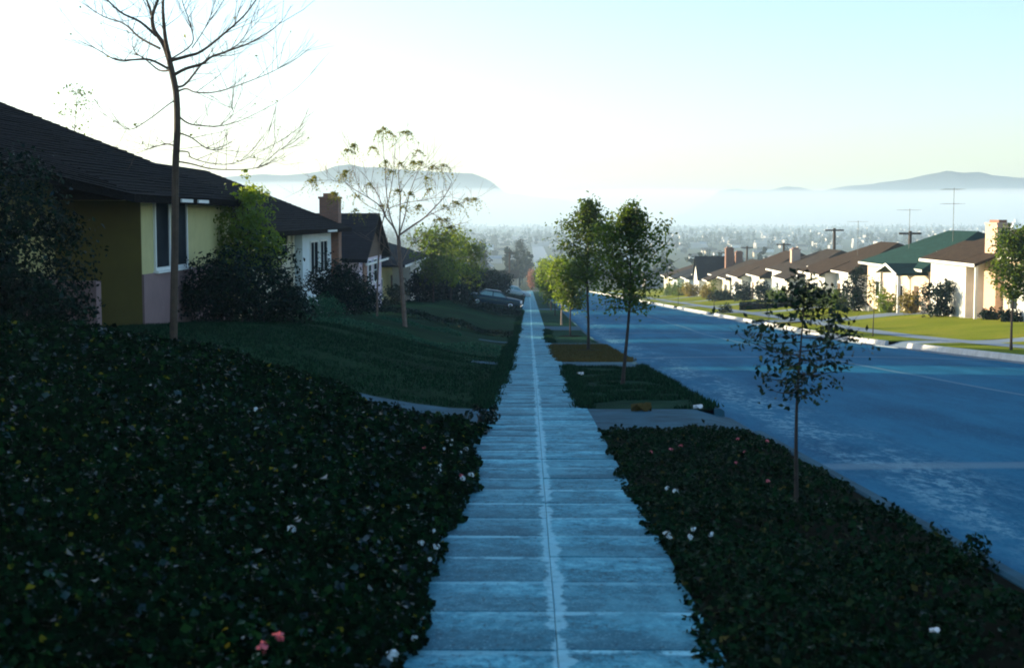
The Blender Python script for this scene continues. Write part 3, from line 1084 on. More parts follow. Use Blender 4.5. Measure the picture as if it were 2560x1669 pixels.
# --- second left house: pale blue-white front, brick chimney
gz = float(S(55)) + 1.05
h = empty('house', (-12, 55, gz), 'pale blue white house with dark hipped roof and red brick chimney', 'house')
part(MB().box(-18, -9.6, 46.2, 55.95, gz - 1.2, 1.06), 'wall', M['cream'], h)
w_ = part(MB().box(-17.9, -9.2, 56.0, 64.1, gz - 1.2, 1.04), 'wall', M['bluewhite'], h)
part(MB().box(-9.6, -9.5, 55.5, 55.9, gz - 0.9, 1.05), 'corner_board', M['cream'], h)
window(h, -9.6, 51.3, 54.6, 0.15, 0.98, 1, 1, 1, 'cream')
window(h, -9.2, 57.9, 59.9, -0.75, 0.58, 1, 1, 0)
window(h, -9.2, 60.6, 62.6, -0.75, 0.58, 1, 1, 0)
rf = hip_solid(h, -1, 8.4, 19.6, 1.15, 3.66, 45.5, 65.4, 'shake')
shingle_courses(h, rf, 1, (-8.4, 45.6, 1.15), (-8.4, 65.3, 1.15), (-14, 51.1, 3.66), (-14, 59.8, 3.66), 30, M['shake'])
part(MB().box(-8.40, -8.36, 57.6, 60.2, 1.03, 1.11), 'eave_strip', M['white'], h)  # white piece at the eave edge
chimney(h, -9.75, -8.87, 64.25, 65.25, gz - 1.0, 2.50, 'brick')

# --- third left house: steep gable turned to the street
gz = float(S(78)) + 1.05
h = empty('house', (-12, 78, gz), 'pale lilac house with steep dark roof and brown gable facing the street', 'house')
w_ = part(MB().box(-20, -9, 73, 84, gz - 1.3, -0.36), 'wall', M['lilac'], h)
m = MB()
v = [(-8.5, 72.3, -0.55), (-8.5, 78.6, 1.88), (-8.5, 84.9, -0.55), (-8.5, 84.9, -0.73), (-8.5, 78.6, 1.68), (-8.5, 72.3, -0.73)]
v2 = [(-20.6, y, z) for x, y, z in v]
m.add(v + v2, [(i, (i + 1) % 6, (i + 1) % 6 + 6, i + 6) for i in range(6)] + [(0, 1, 4, 5), (1, 2, 3, 4), (6, 7, 10, 11), (7, 8, 9, 10)])
rf = part(m, 'roof', M['shake_dark'], h)
shingle_courses(h, rf, 1, (-20.6, 72.3, -0.55), (-8.5, 72.3, -0.55), (-20.6, 78.6, 1.88), (-8.5, 78.6, 1.88), 26, M['shake_dark'])
part(MB().prism([(72.9, -0.6), (84.3, -0.6), (78.6, 1.62)], 'x', -9.1, -8.98), 'gable_wall', M['gable_brown'], h)
part(MB().box(-9.02, -8.93, 74.4, 76.0, gz - 1.0, -0.62), 'brick_panel', M['brick'], h, w_)
window(h, -9.0, 79.6, 81.3, -2.0, -0.8, 1, 0, 1)
window(h, -9.0, 77.0, 78.3, -2.0, -0.8, 1, 0, 1)
part(MB().bar((-8.6, 73.0, -0.85), (-8.6, 84.2, -0.85), 0.1, 0.12), 'trim_board', M['white'], h)


def left_house(label, y0, y1, wall, wall2, roof, rise=2.2, hip=True, chim=None):
    ym = (y0 + y1) / 2
    gz = float(S(ym)) + 1.0
    ze = float(S(y0)) + 1.0 + 2.75
    h = empty('house', (-12, ym, gz), label, 'house')
    yw = y0 + (y1 - y0) * 0.52
    part(MB().box(-18, -10.6, y0, yw - 0.02, gz - 1.4, ze - 0.12), 'wall', M[wall], h)
    part(MB().box(-17.9, -9.2, yw, y1, gz - 1.6, ze - 0.13), 'wall', M[wall2], h)
    window(h, -10.6, y0 + 1.4, y0 + 4.2, gz + 0.9, gz + 2.1, 1, 1, 1)
    window(h, -9.2, yw + 1.5, yw + 4.3, gz + 0.8, gz + 2.1, 1, 2, 0)
    part(MB().box(-10.62, -10.54, yw - 1.5, yw - 0.55, gz, gz + 2.1), 'door', M['gable_brown'], h)
    if hip:
        hip_solid(h, -1, 8.5, 19.0, ze, ze + rise, y0 - 0.6, y1 + 0.6, roof, fascia='white')
    else:
        gable_prism(h, -1, 8.5, 13.7, 19.0, ze, ze + rise, ze, y0 - 0.6, y1 + 0.6, roof, wall2)
    if chim:
        chimney(h, -14.2, -13.3, chim, chim + 1.0, ze + 0.5, ze + rise + 1.0, 'brick')
    return h


left_house('house with yellow wall and white front half hidden behind the feathery tree', 95, 118, 'yellow', 'white', 'shake_dark', 1.9)
left_house('pale house beyond the dark blue parked car, mostly behind leafy trees', 136, 153, 'cream', 'white', 'shake', 2.0)
left_house('small pale house far down the left side with brown gable roof', 162, 179, 'white', 'cream', 'shake_brown', 2.0, False)
left_house('far cream house on the left with charcoal hipped roof', 192, 208, 'cream', 'bluewhite', 'shake_dark', 2.0)
left_house('far white house on the left with brown gable roof and chimney', 222, 238, 'white', 'white', 'shake_brown', 2.0, False, 230)
left_house('last cream house on the left before the cross street', 256, 272, 'cream', 'tan', 'shake', 2.0)


# --- right side: sunlit ranch houses, ridges along the street
def ranch(label, y0, y1, xf, ze, rise, roof, wall, endwall, wing=None, wins=(), garage=None, porch=None, chim=None, ant=None, hip=True, depth=9.5, wingwall=None, low=None, door=None):
    ym = (y0 + y1) / 2
    gz = float(S(ym)) + 0.50
    h = empty('house', (xf + 2, ym, gz), label, 'house')
    oh = 0.6
    zb = float(S(y1)) - 0.6
    w_ = part(MB().box(xf, xf + depth, y0, y1, zb, ze - 0.12), 'wall', M[wall], h)
    run = (depth + 2 * oh) / 2
    xe, xr, xb = xf - oh, xf - oh + run, xf + depth + oh
    slope = rise / run
    if hip:
        hip_solid(h, 1, xe, xb, ze, ze + rise, y0 - 0.5, y1 + 0.5, roof, fascia='white')
    else:
        gable_prism(h, 1, xe, xr, xb, ze, ze + rise, ze, y0 - 0.55, y1 + 0.55, roof, endwall)
    if wing:
        a, b, p = wing
        zw = ze - slope * p
        part(MB().box(xf - p, xf + 0.5, a, b, zb, zw + slope * 0.55 - 0.10), 'wall', M[wingwall or wall], h)
        m = MB()
        q = [(xe - p, zw), (xe + 1.6, ze + slope * 1.6 + 0.035), (xe + 1.6, ze + slope * 1.6 - 0.12), (xe - p, zw - 0.17)]
        m.prism([(x, z + 0.02) for x, z in q], 'y', a - 0.5, b + 0.5)
        rw = part(m, 'roof', M[roof], h)
        part(MB().box(xe - p - 0.035, xe - p - 0.002, a - 0.5, b + 0.5, zw - 0.17, zw), 'fascia', M['white'], h, rw)
        part(MB().prism([(xf - p + .01, zw - .15), (xf + .4, zw - .15), (xf + .4, ze + slope * .6 - .2), (xf - p + .01, zw + slope * .3 - .15)], 'y', a + 0.02, a + 0.12), 'gable_wall', M[endwall], h)
    for (a, b, z0, z1, p, mu) in wins:
        window(h, xf - p, a, b, gz + z0, gz + z1, -1, mu, 0)
    if garage:
        a, b, p = garage
        g = part(MB().box(xf - p - 0.05, xf - p + 0.02, a, b, gz - 0.2, gz + 2.15), 'garage_door', M['greyblue'], h)
        for k in range(1, 4):
            part(MB().box(xf - p - 0.075, xf - p - 0.052, a + 0.1, b - 0.1, gz - 0.2 + 2.35 * k / 4 - 0.03, gz - 0.2 + 2.35 * k / 4 + 0.03), 'door_rail', M['white'], h, g)
    if door:
        a, b, p = door
        d_ = part(MB().box(xf - p - 0.05, xf - p + 0.02, a, b, gz - 0.05, gz + 2.05), 'door', M['gable_brown'], h)
        part(MB().box(xf - p - 0.09, xf - p - 0.051, b - 0.18, b - 0.10, gz + 0.95, gz + 1.07), 'door_handle', M['chrome'], h, d_)
    if porch:
        a, b, p, posts = porch
        zw = ze - slope * p
        m = MB()
        q = [(xe - p, zw), (xe + 1.5, ze + slope * 1.5 + 0.03), (xe + 1.5, ze + slope * 1.5 - 0.12), (xe - p, zw - 0.17)]
        m.prism([(x, z + 0.012) for x, z in q], 'y', a, b)
        pr = part(m, 'porch_roof', M[roof], h)
        part(MB().box(xe - p - 0.035, xe - p - 0.002, a, b, zw - 0.17, zw), 'fascia', M['white'], h, pr)
        for yy in posts:
            part(MB().box(xe - p + 0.12, xe - p + 0.27, yy, yy + 0.15, gz - 0.3, zw - 0.08), 'porch_post', M['white'], h)
        part(MB().box(xe - p + 0.05, xf, a + 0.3, b - 0.3, gz - 0.8, gz + 0.03), 'porch_floor', M['kerb'], h)
    if chim:
        x, yy, w2, zt, mt = chim
        chimney(h, x, x + w2, yy, yy + w2, zb, zt, mt)
    if low:
        a, b, x, hh = low
        part(MB().box(x, x + 0.3, a, b, gz - 0.6, gz + hh), 'garden_wall', M['kerb'], h)
    for an in (ant or ()):
        antenna(h, *an)
    return h


# nearest on the right: white bay, porch, peach wall, pale brick chimney
h = ranch('white and peach house with pale brick chimney at the right edge', 70.5, 88, 26.6, -1.0 + 0.52, 2.05, 'shake_brown', 'peach', 'tan',
          wing=(80.6, 87.6, 1.2), wins=((83.2, 84.4, 0.7, 2.0, 1.2, 0),), wingwall='white', porch=(77.2, 80.1, 1.2, (77.4,)), door=(78.4, 79.3, 0.0))
chimney(h, 26.2, 26.95, 77.8, 79.8, float(S(75)) - 0.3, 1.25, 'brick_pale')
part(MB().box(25.6, 26.6, 70.5, 72.6, float(S(72)) - 0.4, -0.75), 'wall', M['white'], h)
window(h, 26.6, 74.0, 76.4, float(S(80)) + 1.3, float(S(80)) + 2.5, -1, 1, 0)
# green roof
h = ranch('house with green shingle roof and white porch posts on the right', 91.5, 108, 26.4, -1.75, 2.45, 'shake_green', 'peach', 'shake_green',
          wins=((97.6, 99.4, 0.6, 1.9, 0, 0), (103.2, 105.2, 0.8, 1.9, 0, 1)), door=(93.8, 94.8, 0.0), low=(98.5, 104, 24.2, 0.35))
gzz = float(S(99.75)) + 0.5
m = MB()
v = [(24.3, 91.6, -2.05), (24.3, 94.4, -1.45), (24.3, 97.2, -2.05), (24.3, 97.2, -2.2), (24.3, 94.4, -1.62), (24.3, 91.6, -2.2)]
v2 = [(28.2, y, z) for x, y, z in v]
pr = part(m.add(v + v2, [(i, (i + 1) % 6, (i + 1) % 6 + 6, i + 6) for i in range(6)] + [(0, 1, 4, 5), (1, 2, 3, 4), (6, 7, 10, 11), (7, 8, 9, 10)]), 'porch_roof', M['shake_green'], h)
part(MB().bar((24.27, 91.6, -2.12), (24.27, 94.4, -1.52), .04, .16).bar((24.27, 97.2, -2.12), (24.27, 94.4, -1.52), .04, .16), 'fascia', M['white'], h, pr)
for yy in (92.0, 96.6):
    part(MB().box(24.5, 24.68, yy, yy + .18, gzz - .5, -2.1), 'porch_post', M['white'], h)
part(MB().box(24.45, 26.4, 91.9, 96.9, gzz - .9, gzz - .02), 'porch_floor', M['kerb'], h)
antenna(h, 29.6, 97.0, 0.2, 3.5, 0.75, 3, 2)
antenna(h, 28.2, 103.0, -0.7, 3.0, 0.85, 4, 1)
ranch('white house with brown shake roof just past the green roofed one', 111.5, 127, 26.2, -2.75, 2.3, 'shake_brown', 'white', 'shake_dark', wing=(118, 126, 1.0),
      wins=((113.5, 115.5, 0.6, 1.9, 0, 1), (120.5, 122.5, 0.8, 1.9, 1.0, 1)), ant=((28.2, 119, -1.7, 3.1, 0.85, 4, 1),), door=(116.4, 117.3, 0))
ranch('cream house with grey brown hipped roof, fourth along the right side', 131.5, 148, 26.0, -3.75, 2.2, 'shake_grey', 'white', 'shake_dark', wing=(132, 138, 1.1),
      wins=((140.5, 143, 0.6, 1.9, 0, 1), (134, 136, 0.7, 1.9, 1.1, 1)), chim=(27.2, 143.5, 0.9, -1.7, 'brick_pale'), garage=(144.4, 147.4, 0))
ranch('white house with broad brown roof and paned window, fifth along the right side', 153, 171, 26.0, -4.85, 2.6, 'shake_brown', 'white', 'shake_dark', wing=(162.5, 170.5, 1.0),
      wins=((164.5, 167.5, 0.6, 1.9, 1.0, 3), (155.5, 158, 0.6, 1.9, 0, 1)), door=(160, 161, 0))
ranch('pale house with red brick chimney and grey garage door on the right', 176.5, 193, 25.6, -6.1, 2.2, 'shake_grey', 'cream', 'shake_dark', wing=(184, 188.2, 1.4),
      wins=((178.5, 181, 0.6, 1.9, 0, 1),), chim=(27.0, 190, 1.1, -2.6, 'brick'), garage=(188.8, 192.2, 0))
h = ranch('white house with pointed front gable and charcoal roof far along the right', 198, 214, 25.8, -7.0, 2.3, 'shake_dark', 'white', 'white', hip=False,
          wins=((209.5, 211.5, 0.6, 1.9, 0, 1),), chim=(30, 201, 1.0, -3.4, 'brick'))
m = MB().prism([(200.2, -7.1), (206.2, -7.1), (203.2, -4.2)], 'x', 24.6, 30.0)
part(m, 'gable_wall', M['white'], h)
part(MB().add([(24.3, 199.7, -7.25), (24.3, 203.2, -3.95), (24.3, 206.7, -7.25), (30.5, 199.7, -7.25), (30.5, 203.2, -3.95), (30.5, 206.7, -7.25),
               (24.3, 199.7, -7.4), (24.3, 203.2, -4.12), (24.3, 206.7, -7.4), (30.5, 199.7, -7.4), (30.5, 203.2, -4.12), (30.5, 206.7, -7.4)],
              [(0, 1, 4, 3), (1, 2, 5, 4), (6, 9, 10, 7), (7, 10, 11, 8), (0, 6, 7, 1), (1, 7, 8, 2), (0, 3, 9, 6), (2, 8, 11, 5), (3, 4, 10, 9), (4, 5, 11, 10)]), 'roof', M['shake_dark'], h)
part(MB().box(24.6, 26, 200.2, 206.2, float(S(206)) - 0.5, -7.1), 'wall', M['white'], h)
ranch('far house with grey blue side and charcoal hipped roof on the right', 221, 238, 25.6, -8.0, 2.3, 'shake_dark', 'bluewhite', 'bluewhite', wing=(229, 237, 1.0), wins=((231, 234, 0.6, 1.9, 1.0, 1),))
ranch('last cream house with brown hipped roof on the right before the cross street', 245, 262, 25.6, -9.1, 2.1, 'shake_brown', 'cream', 'cream', wins=((250, 253, 0.6, 1.9, 0, 1),))


# ================================================================== PLANTS NEAR THE CAMERA
def ivy_end(x):
    return 17.75 + 2.75 * sst(1.7, 2.9, -np.asarray(x, float))


def ivy_h(x, y):
    e = np.clip((WL + 0.10 - x) / 0.35, 0, 1)
    f = np.clip((ivy_end(x) - y) / 1.4, 0, 1)
    return (0.22 + 0.07 * wave(x, y, 1.6, 1.0) + 0.05 * wave(x, y, 5.0, 2.0)) * (0.25 + 0.75 * e) * (0.22 + 0.78 * f)


def ivy_edge(y):
    y = np.asarray(y, float)
    return WL + 0.10 + 0.10 * wave(y, y * 0, 2.1, 3.0) + 0.05 * wave(y, y * 0, 7.0, 4.0)


def ivy_keep(x, y):
    vis = x > -(0.40 * y + 1.2)
    return (x < ivy_edge(y)) & vis & (y < ivy_end(x) + 0.15 * wave(x, y, 2.0, 6.0))


V1, F1 = [], []
for (a, b, dens, sz) in ((3.2, 8.5, 3600, 0.031), (8.5, 13, 2200, 0.038), (13, 20.9, 1150, 0.050)):
    n = int(9.4 * (b - a) * dens)
    x = rng.uniform(-9.0, -0.15, n)
    y = rng.uniform(a, b, n)
    k = ivy_keep(x, y)
    x, y = x[k], y[k]
    z = G(x, y) + ivy_h(x, y) * np.clip(rng.normal(0.88, 0.17, len(x)), 0.1, 1.3)
    V, F = leaves_np(np.stack([x, y, z], 1), np.tile([0.25, -0.35, 0.85], (len(x), 1)), sz, aspect=0.9, fold=0.35, jitter=0.6, vary=0.42)
    F1.append(F + sum(len(q) for q in V1))
    V1.append(V)
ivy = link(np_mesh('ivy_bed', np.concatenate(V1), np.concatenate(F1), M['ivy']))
tag(ivy, 'dense dark glossy ivy bank left of the pavement', 'ivy', kind='stuff')


def cover_h(x, y):
    e = np.clip((x - WR + 0.12) / 0.35, 0, 1) * np.clip((KX0 + 0.02 - x) / 0.3, 0, 1)
    return np.maximum(0.02, 0.055 + 0.11 * np.maximum(0, wave(x, y, 2.4, 8.0)) + 0.03 * wave(x, y, 7.0, 9.0)) * (0.3 + 0.7 * e)


def cover_keep(x, y):
    lo = WR - 0.04 + 0.08 * wave(y, y * 0, 3.0, 10.0) + 0.05 * wave(y, y * 0, 9.0, 11.0)
    hi = KX0 - 0.08 + 0.10 * wave(y, y * 0, 2.5, 12.0)
    thin = wave(x, y, 2.6, 13.0) + 0.35 * wave(x, y, 8.0, 14.0) > -0.15
    return (x > lo) & (x < hi) & (y < 17.05) & (thin | (rng.uniform(0, 1, len(x)) < 0.30))


V1, F1 = [], []
for (a, b, dens, sz) in ((3.2, 9, 2600, 0.033), (9, 17.1, 1900, 0.038)):
    n = int(2.6 * (b - a) * dens)
    x = rng.uniform(0.6, 3.2, n)
    y = rng.uniform(a, b, n)
    k = cover_keep(x, y)
    x, y = x[k], y[k]
    z = G(x, y) + cover_h(x, y) * np.clip(rng.normal(0.85, 0.2, len(x)), 0.05, 1.35)
    V, F = leaves_np(np.stack([x, y, z], 1), np.tile([0.0, -0.35, 0.8], (len(x), 1)), sz, aspect=0.7, fold=0.3, jitter=0.75, vary=0.5)
    F1.append(F + sum(len(q) for q in V1))
    V1.append(V)
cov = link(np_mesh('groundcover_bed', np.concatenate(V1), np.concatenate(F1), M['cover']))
tag(cov, 'low dark groundcover filling the strip between pavement and road', 'groundcover', kind='stuff')


def tufts(name, label, spots, hgt, mat, per=9, wid=0.012):
    """grass blades in tufts"""
    P = np.repeat(np.asarray(spots, float), per, 0)
    n = len(P)
    P[:, :2] += rng.normal(0, 0.045, (n, 2))
    d = rng.normal(0, 0.45, (n, 3))
    d[:, 2] = 1
    d /= np.linalg.norm(d, axis=1, keepdims=True)
    hh = (hgt * rng.uniform(0.5, 1.4, n))[:, None]
    s = np.cross(d, rng.normal(0, 1, (n, 3)))
    s /= np.linalg.norm(s, axis=1, keepdims=True)
    a, b, c = P - s * wid, P + s * wid, P + d * hh
    V = np.stack([a, b, c], 1).reshape(-1, 3)
    F = np.arange(n * 3).reshape(-1, 3)
    return tag(link(np_mesh(name, V, F, mat)), label, 'grass', kind='stuff')


def edge_spots(x, y0, y1, n, sx=0.06, bias=0.0):
    yy = rng.uniform(y0, y1, n)
    xx = x + bias * np.clip(wave(yy, yy * 0, 2.2, 21.0), -1, 1) + rng.normal(0, sx, n)
    return np.stack([xx, yy, G(xx, yy) + 0.01], 1)


sp = np.concatenate([edge_spots(WL - 0.03, 20.6, 62, 2600, 0.07, 0.10), edge_spots(WL - 0.03, 62, 123, 1500, 0.08, 0.08)])
tufts('grass_fringe', 'ragged lawn grass hanging over the left pavement edge', sp, 0.10, M['grass'], 8, 0.011)
sp = np.concatenate([edge_spots(WR + 0.03, 20.8, 34.5, 1000, 0.06, 0.09), edge_spots(WR + 0.03, 55, 74, 700, 0.07, 0.10), edge_spots(KX0 - 0.02, 20.8, 34.5, 600, 0.05, 0.05)])
tufts('grass_fringe', 'ragged grass along the edges of the green planting strip', sp, 0.09, M['grass'], 8, 0.011)
sp = np.concatenate([edge_spots(WR + 0.03, 37.7, 51.7, 900, 0.07, 0.10), edge_spots(KX0 - 0.02, 37.7, 51.7, 500, 0.05, 0.05), np.stack([(q := rng.uniform(WR, KX0, 500)), 37.6 + rng.normal(0, .12, 500), S(37.6) + 0 * q], 1),
                     np.stack([(q := rng.uniform(WR, KX0, 500)), 51.7 + rng.normal(0, .15, 500), S(51.7) + 0 * q], 1), np.stack([(q := rng.uniform(WR, KX0, 2600)), (w := rng.uniform(37.7, 51.7, 2600)), S(w)], 1)])
tufts('grass_patches', 'dry tan grass tufts on the strip round the tall street tree', sp, 0.07, M['grass_dry'], 6, 0.014)
n = 5200
xx, yy = rng.uniform(WR + .1, KX0 - .1, n), rng.uniform(20.9, 34.4, n)
k = wave(xx, yy, 2.6, 23.0) > 0.0
tufts('grass_patches', 'tufted patches of rough grass on the green planting strip', np.stack([xx[k], yy[k], G(xx[k], yy[k])], 1), 0.07, M['grass'], 6, 0.012)
n = 9000
xx, yy = rng.uniform(-9, WL - .2, n), rng.uniform(20.8, 40, n)
tufts('grass_blades', 'short blades of the shaded lawn between the ivy and the low border', np.stack([xx, yy, G(xx, yy)], 1), 0.06, M['grass'], 5, 0.012)


# --- blossoms
def blossom_mesh(mat, r, n, name):
    q = rng.normal(0, 1, (n, 3))
    q /= np.linalg.norm(q, axis=1, keepdims=True)
    P = q * r * np.array([1, 1, 0.7])
    V, F = leaves_np(P, q + np.array([0, 0, .4]), r * 1.1, aspect=0.9, fold=0.2, jitter=0.3)
    return np_mesh(name, V, F, mat).data


bw = [blossom_mesh(M['petal_white'], r_, 16, 'blossom') for r_ in (0.013, 0.018, 0.024)]
bp = [blossom_mesh(M['petal_pink'], r_, 16, 'blossom') for r_ in (0.014, 0.019)]
rs = random.Random(17)


def blossom(u, v, d, hf, white, label, group):
    p = at(u, v, d)
    x, y = p.x, p.y
    if hf is ivy_h:
        x = min(x, float(ivy_edge(np.array([y]))[0]) - 0.05)
    else:
        x = max(x, WR + 0.06)
    z = float(G(x, y)) + float(hf(np.array([x]), np.array([y]))[0]) * 1.05 + 0.02
    o = bpy.data.objects.new('blossom', rs.choice(bw if white else bp))
    o.location = (x, y, z)
    o.rotation_euler = (rs.uniform(-.5, .5), rs.uniform(-.5, .5), rs.uniform(0, 6))
    link(o)
    tag(o, label, 'flower', group)


def dgd(v, hgt=0.25):
    """distance of the sloping ground seen at photo row v"""
    return FPX * (1.61 - hgt) / max(30.0, v - 757.0)


lw = 'small white blossom in the ivy along the left pavement edge'
for u, v in ((1092, 1096), (1118, 1090), (1130, 1078), (1150, 1100), (1165, 1088), (1110, 1118), (1155, 1140), (1100, 1135), (1050, 1140), (1095, 1160), (1185, 1128), (1018, 1246), (1130, 1300),
             (1148, 1328), (1052, 1310), (1048, 1540), (1044, 1552), (1086, 1490), (1170, 1268), (1128, 1108), (1080, 1084), (640, 1085), (730, 1330)):
    blossom(u, v, dgd(v, 0.3 + 0.0), ivy_h, True, lw, 'white blossoms in the ivy')
for u, v in ((1152, 1137), (938, 1598), (655, 1632), (1060, 1120), (700, 1600)):
    blossom(u, v, dgd(v, 0.3), ivy_h, False, 'small pink blossom among the ivy leaves', 'pink blossoms in the ivy')
for u, v in ((1618, 1307), (1675, 1315), (1728, 1322), (1735, 1302), (1780, 1310), (1668, 1205), (1690, 1215), (2066, 1243), (1777, 1312), (1725, 1310), (1608, 1300)):
    blossom(u, v, dgd(v, 0.15), cover_h, True, 'white blossom in the groundcover right of the pavement', 'white blossoms in the groundcover')
for u, v in ((1628, 1118), (1702, 1100), (1840, 1155), (1862, 1137), (1920, 1185), (1935, 1195), (1918, 1092), (1845, 1080), (1990, 1090), (1678, 1108)):
    blossom(u, v, dgd(v, 0.15), cover_h, False, 'pink blossom in the groundcover right of the pavement', 'pink blossoms in the groundcover')


def scrap(name, u, v, size, label, mat='paper'):
    d = dgd(v, 0.02)
    p = at(u, v, d)
    z = float(G(p.x, p.y)) + 0.035
    n, k = 5, 5
    mb = MB()
    vs_ = [((i / 4 - .5) * size, (j / 4 - .5) * size * 0.7, 0.22 * size * math.sin(i * 1.7 + j * 2.3) + 0.1 * size) for j in range(k) for i in range(n)]
    mb.add(vs_, [(j * n + i, j * n + i + 1, (j + 1) * n + i + 1, (j + 1) * n + i) for j in range(k - 1) for i in range(n - 1)])
    o = mb.build(name, M[mat])
    o.location = (p.x, p.y, z)
    return tag(o, label, 'litter')


scrap('paper_scrap', 1450, 938, 0.16, 'crumpled white scrap on the grass left of the nearer street tree')
scrap('paper_scrap', 1745, 1022, 0.14, 'white scrap at the kerb corner of the green strip')
o = scrap('paper_scrap', 2335, 1632, 0.045, 'white scrap lying in the groundcover at the bottom right')
o.location.z += 0.06
scrap('dry_leaf_heap', 1603, 1027, 0.30, 'small heap of dry brown leaves where the grass strip meets the apron', 'lawn_dry')

# --- weed tuft where the ivy meets the pavement
shrub('weed_tuft', 'dark spiky tuft leaning over the pavement at the end of the ivy', (WL + 0.02, 18.0, float(S(18))), [(0, 0, .12, .22, .2, .16, 16)], 0.07, M['bush_dark'], 'plant', stems=3)
shrub('kerb_bush', 'dark low bush bulging over the near kerb at bottom right', (2.58, 8.3, float(S(8.3))), [(0, 0, .08, .24, .42, .15, 26)], 0.04, M['cover'], 'shrub', stems=3)

# --- sapling on the strip
tree('sapling', 'slim young sapling with small dark crown on the groundcover strip', (2.08, 10.6, float(S(10.6))), 1.80, 0.88, 0.56, 0.050, M['sapling_leaf'], 26, 5, 10, 0.021, seed=3, tip=0.25, flat=True)

# --- street trees down the strip
grp = 'young street trees along the planting strip'
tree('street_tree', 'nearer leafy street tree growing from the green grass strip', (1.83, 27, float(S(27))), 3.50, 1.42, 1.05, 0.085, M['tree_leaf'], 44, 5, 22, 0.042, grp, seed=6, tip=0.10, lean=(.22, 0))
tree('street_tree', 'tall leafy street tree in a mulch ring on the dry tan strip', (1.98, 46, float(S(46))), 4.95, 2.2, 1.30, 0.115, M['tree_leaf'], 48, 5, 22, 0.058, grp, seed=2, tip=0.10)
tree('street_tree', 'dark round street tree in a mulch ring just beyond the tall one', (1.95, 65, float(S(65))), 3.0, 1.4, 1.15, 0.14, M['tree_leaf'], 34, 5, 22, 0.05, grp, seed=4, taper_top=0.6)
tree('street_tree', 'yellow green street tree with pale trunk beyond the dark round one', (1.95, 83, float(S(83))), 3.7, 1.5, 1.1, 0.15, M['bush_lit'], 30, 5, 20, 0.06, grp, seed=5, taper_top=0.5, bark='bark_pale')
for i, (yy, hh, lb) in enumerate(((104, 3.0, 'small street tree, fifth from the camera on the strip'), (122, 3.3, 'small street tree, sixth from the camera on the strip'),
                                  (141, 4.2, 'bushy green street tree, seventh from the camera on the strip'), (160, 4.6, 'bushy green street tree, eighth from the camera on the strip'),
                                  (185, 4.6, 'far street tree, ninth from the camera on the strip'), (215, 4.4, 'far street tree, tenth and last clear one on the strip'))):
    tree('street_tree', lb, (1.95, yy, float(S(yy))), hh, 1.3, 1.35, 0.22, M['bush_lit' if i in (2, 3) else 'tree_leaf'], 26, 5, 14, 0.06, grp, seed=8 + i, taper_top=0.5)


def mulch(x, y, r, label):
    k = 22
    vs_ = [(0, 0, 0.05)]
    rs_ = random.Random(int(y))
    for ring, (f, z) in enumerate(((0.6, 0.045), (1.0, 0.0))):
        for i in range(k):
            a = 2 * math.pi * i / k
            q = r * f * rs_.uniform(0.88, 1.1)
            vs_.append((q * math.cos(a), q * math.sin(a) * 1.25, z - .0614 * q * math.sin(a) * 1.25))
    fs_ = [(0, 1 + i, 1 + (i + 1) % k) for i in range(k)] + [(1 + i, 1 + k + i, 1 + k + (i + 1) % k, 1 + (i + 1) % k) for i in range(k)]
    o = MB().add(vs_, fs_).build('mulch_ring', M['soil'])
    o.location = (x, y, float(S(y)) + 0.004)
    tag(o, label, 'mulch')


mulch(1.98, 46, 0.68, 'dark mulch ring round the tall street tree on dry grass')
mulch(1.95, 65, 0.6, 'dark mulch ring round the dark round street tree')


# --- the bare tree on the left
def limb_tree(name, label, base_uv, d, limbs, cat='tree', bark='bark_lit'):
    """limbs: (list of photo points, depth offsets at start and end, radius start, radius end); each gets its own depth"""
    b = at(*base_uv, d)
    t = empty(name, b, label, cat)
    mb = MB()
    paths = []
    for pts, d0, d1, r0, r1 in limbs:
        n = len(pts)
        W = [at(u, v, d + d0 + (d1 - d0) * i / (n - 1)) - b for i, (u, v) in enumerate(pts)]
        # smooth the path
        Q = []
        for i in range(n - 1):
            p0, p1, p2, p3 = W[max(i - 1, 0)], W[i], W[i + 1], W[min(i + 2, n - 1)]
            for s in (0, .25, .5, .75):
                Q.append(0.5 * ((2 * p1) + (p2 - p0) * s + (2 * p0 - 5 * p1 + 4 * p2 - p3) * s * s + (3 * p1 - p0 - 3 * p2 + p3) * s ** 3))
        Q.append(W[-1])
        rr = [r0 + (r1 - r0) * i / (len(Q) - 1) for i in range(len(Q))]
        rr = [q * (0.82 if len(paths) else 1.0) for q in rr]
        mb.tube(Q, rr, 8 if r0 > 0.04 else 5, cap=False)
        paths.append((Q, rr))
    return t, mb, paths


def twigs(mb, paths, n, lmin, lmax, up, rs_, depth=2, r=0.006, skip=1):
    tips = []
    for Q, rr in paths[skip:]:
        for _ in range(n):
            i = rs_.randrange(len(Q) // 4, len(Q))
            p = Q[i]
            dq = (Q[min(i + 1, len(Q) - 1)] - Q[max(i - 1, 0)]).normalized()
            v = (dq * rs_.uniform(.3, 1) + Vector((rs_.gauss(0, .6), rs_.gauss(0, .6), up + rs_.gauss(0, .35)))).normalized() * rs_.uniform(lmin, lmax)
            e = p + v
            m_ = p.lerp(e, .5) + Vector((0, 0, -0.05 * v.length))
            mb.tube([p, m_, e], [min(r, rr[i] * .7), r * .6, r * .3], 4, cap=False)
            tips.append((e, v))
            if depth > 1:
                for __ in range(2):
                    b0 = p.lerp(e, rs_.uniform(.35, .9))
                    w = (v.normalized() * .7 + Vector((rs_.gauss(0, .5), rs_.gauss(0, .5), up + rs_.gauss(0, .3)))).normalized() * v.length * rs_.uniform(.3, .6)
                    mb.tube([b0, b0 + w], [r * .5, r * .25], 3, cap=False)
                    tips.append((b0 + w, w))
    return tips


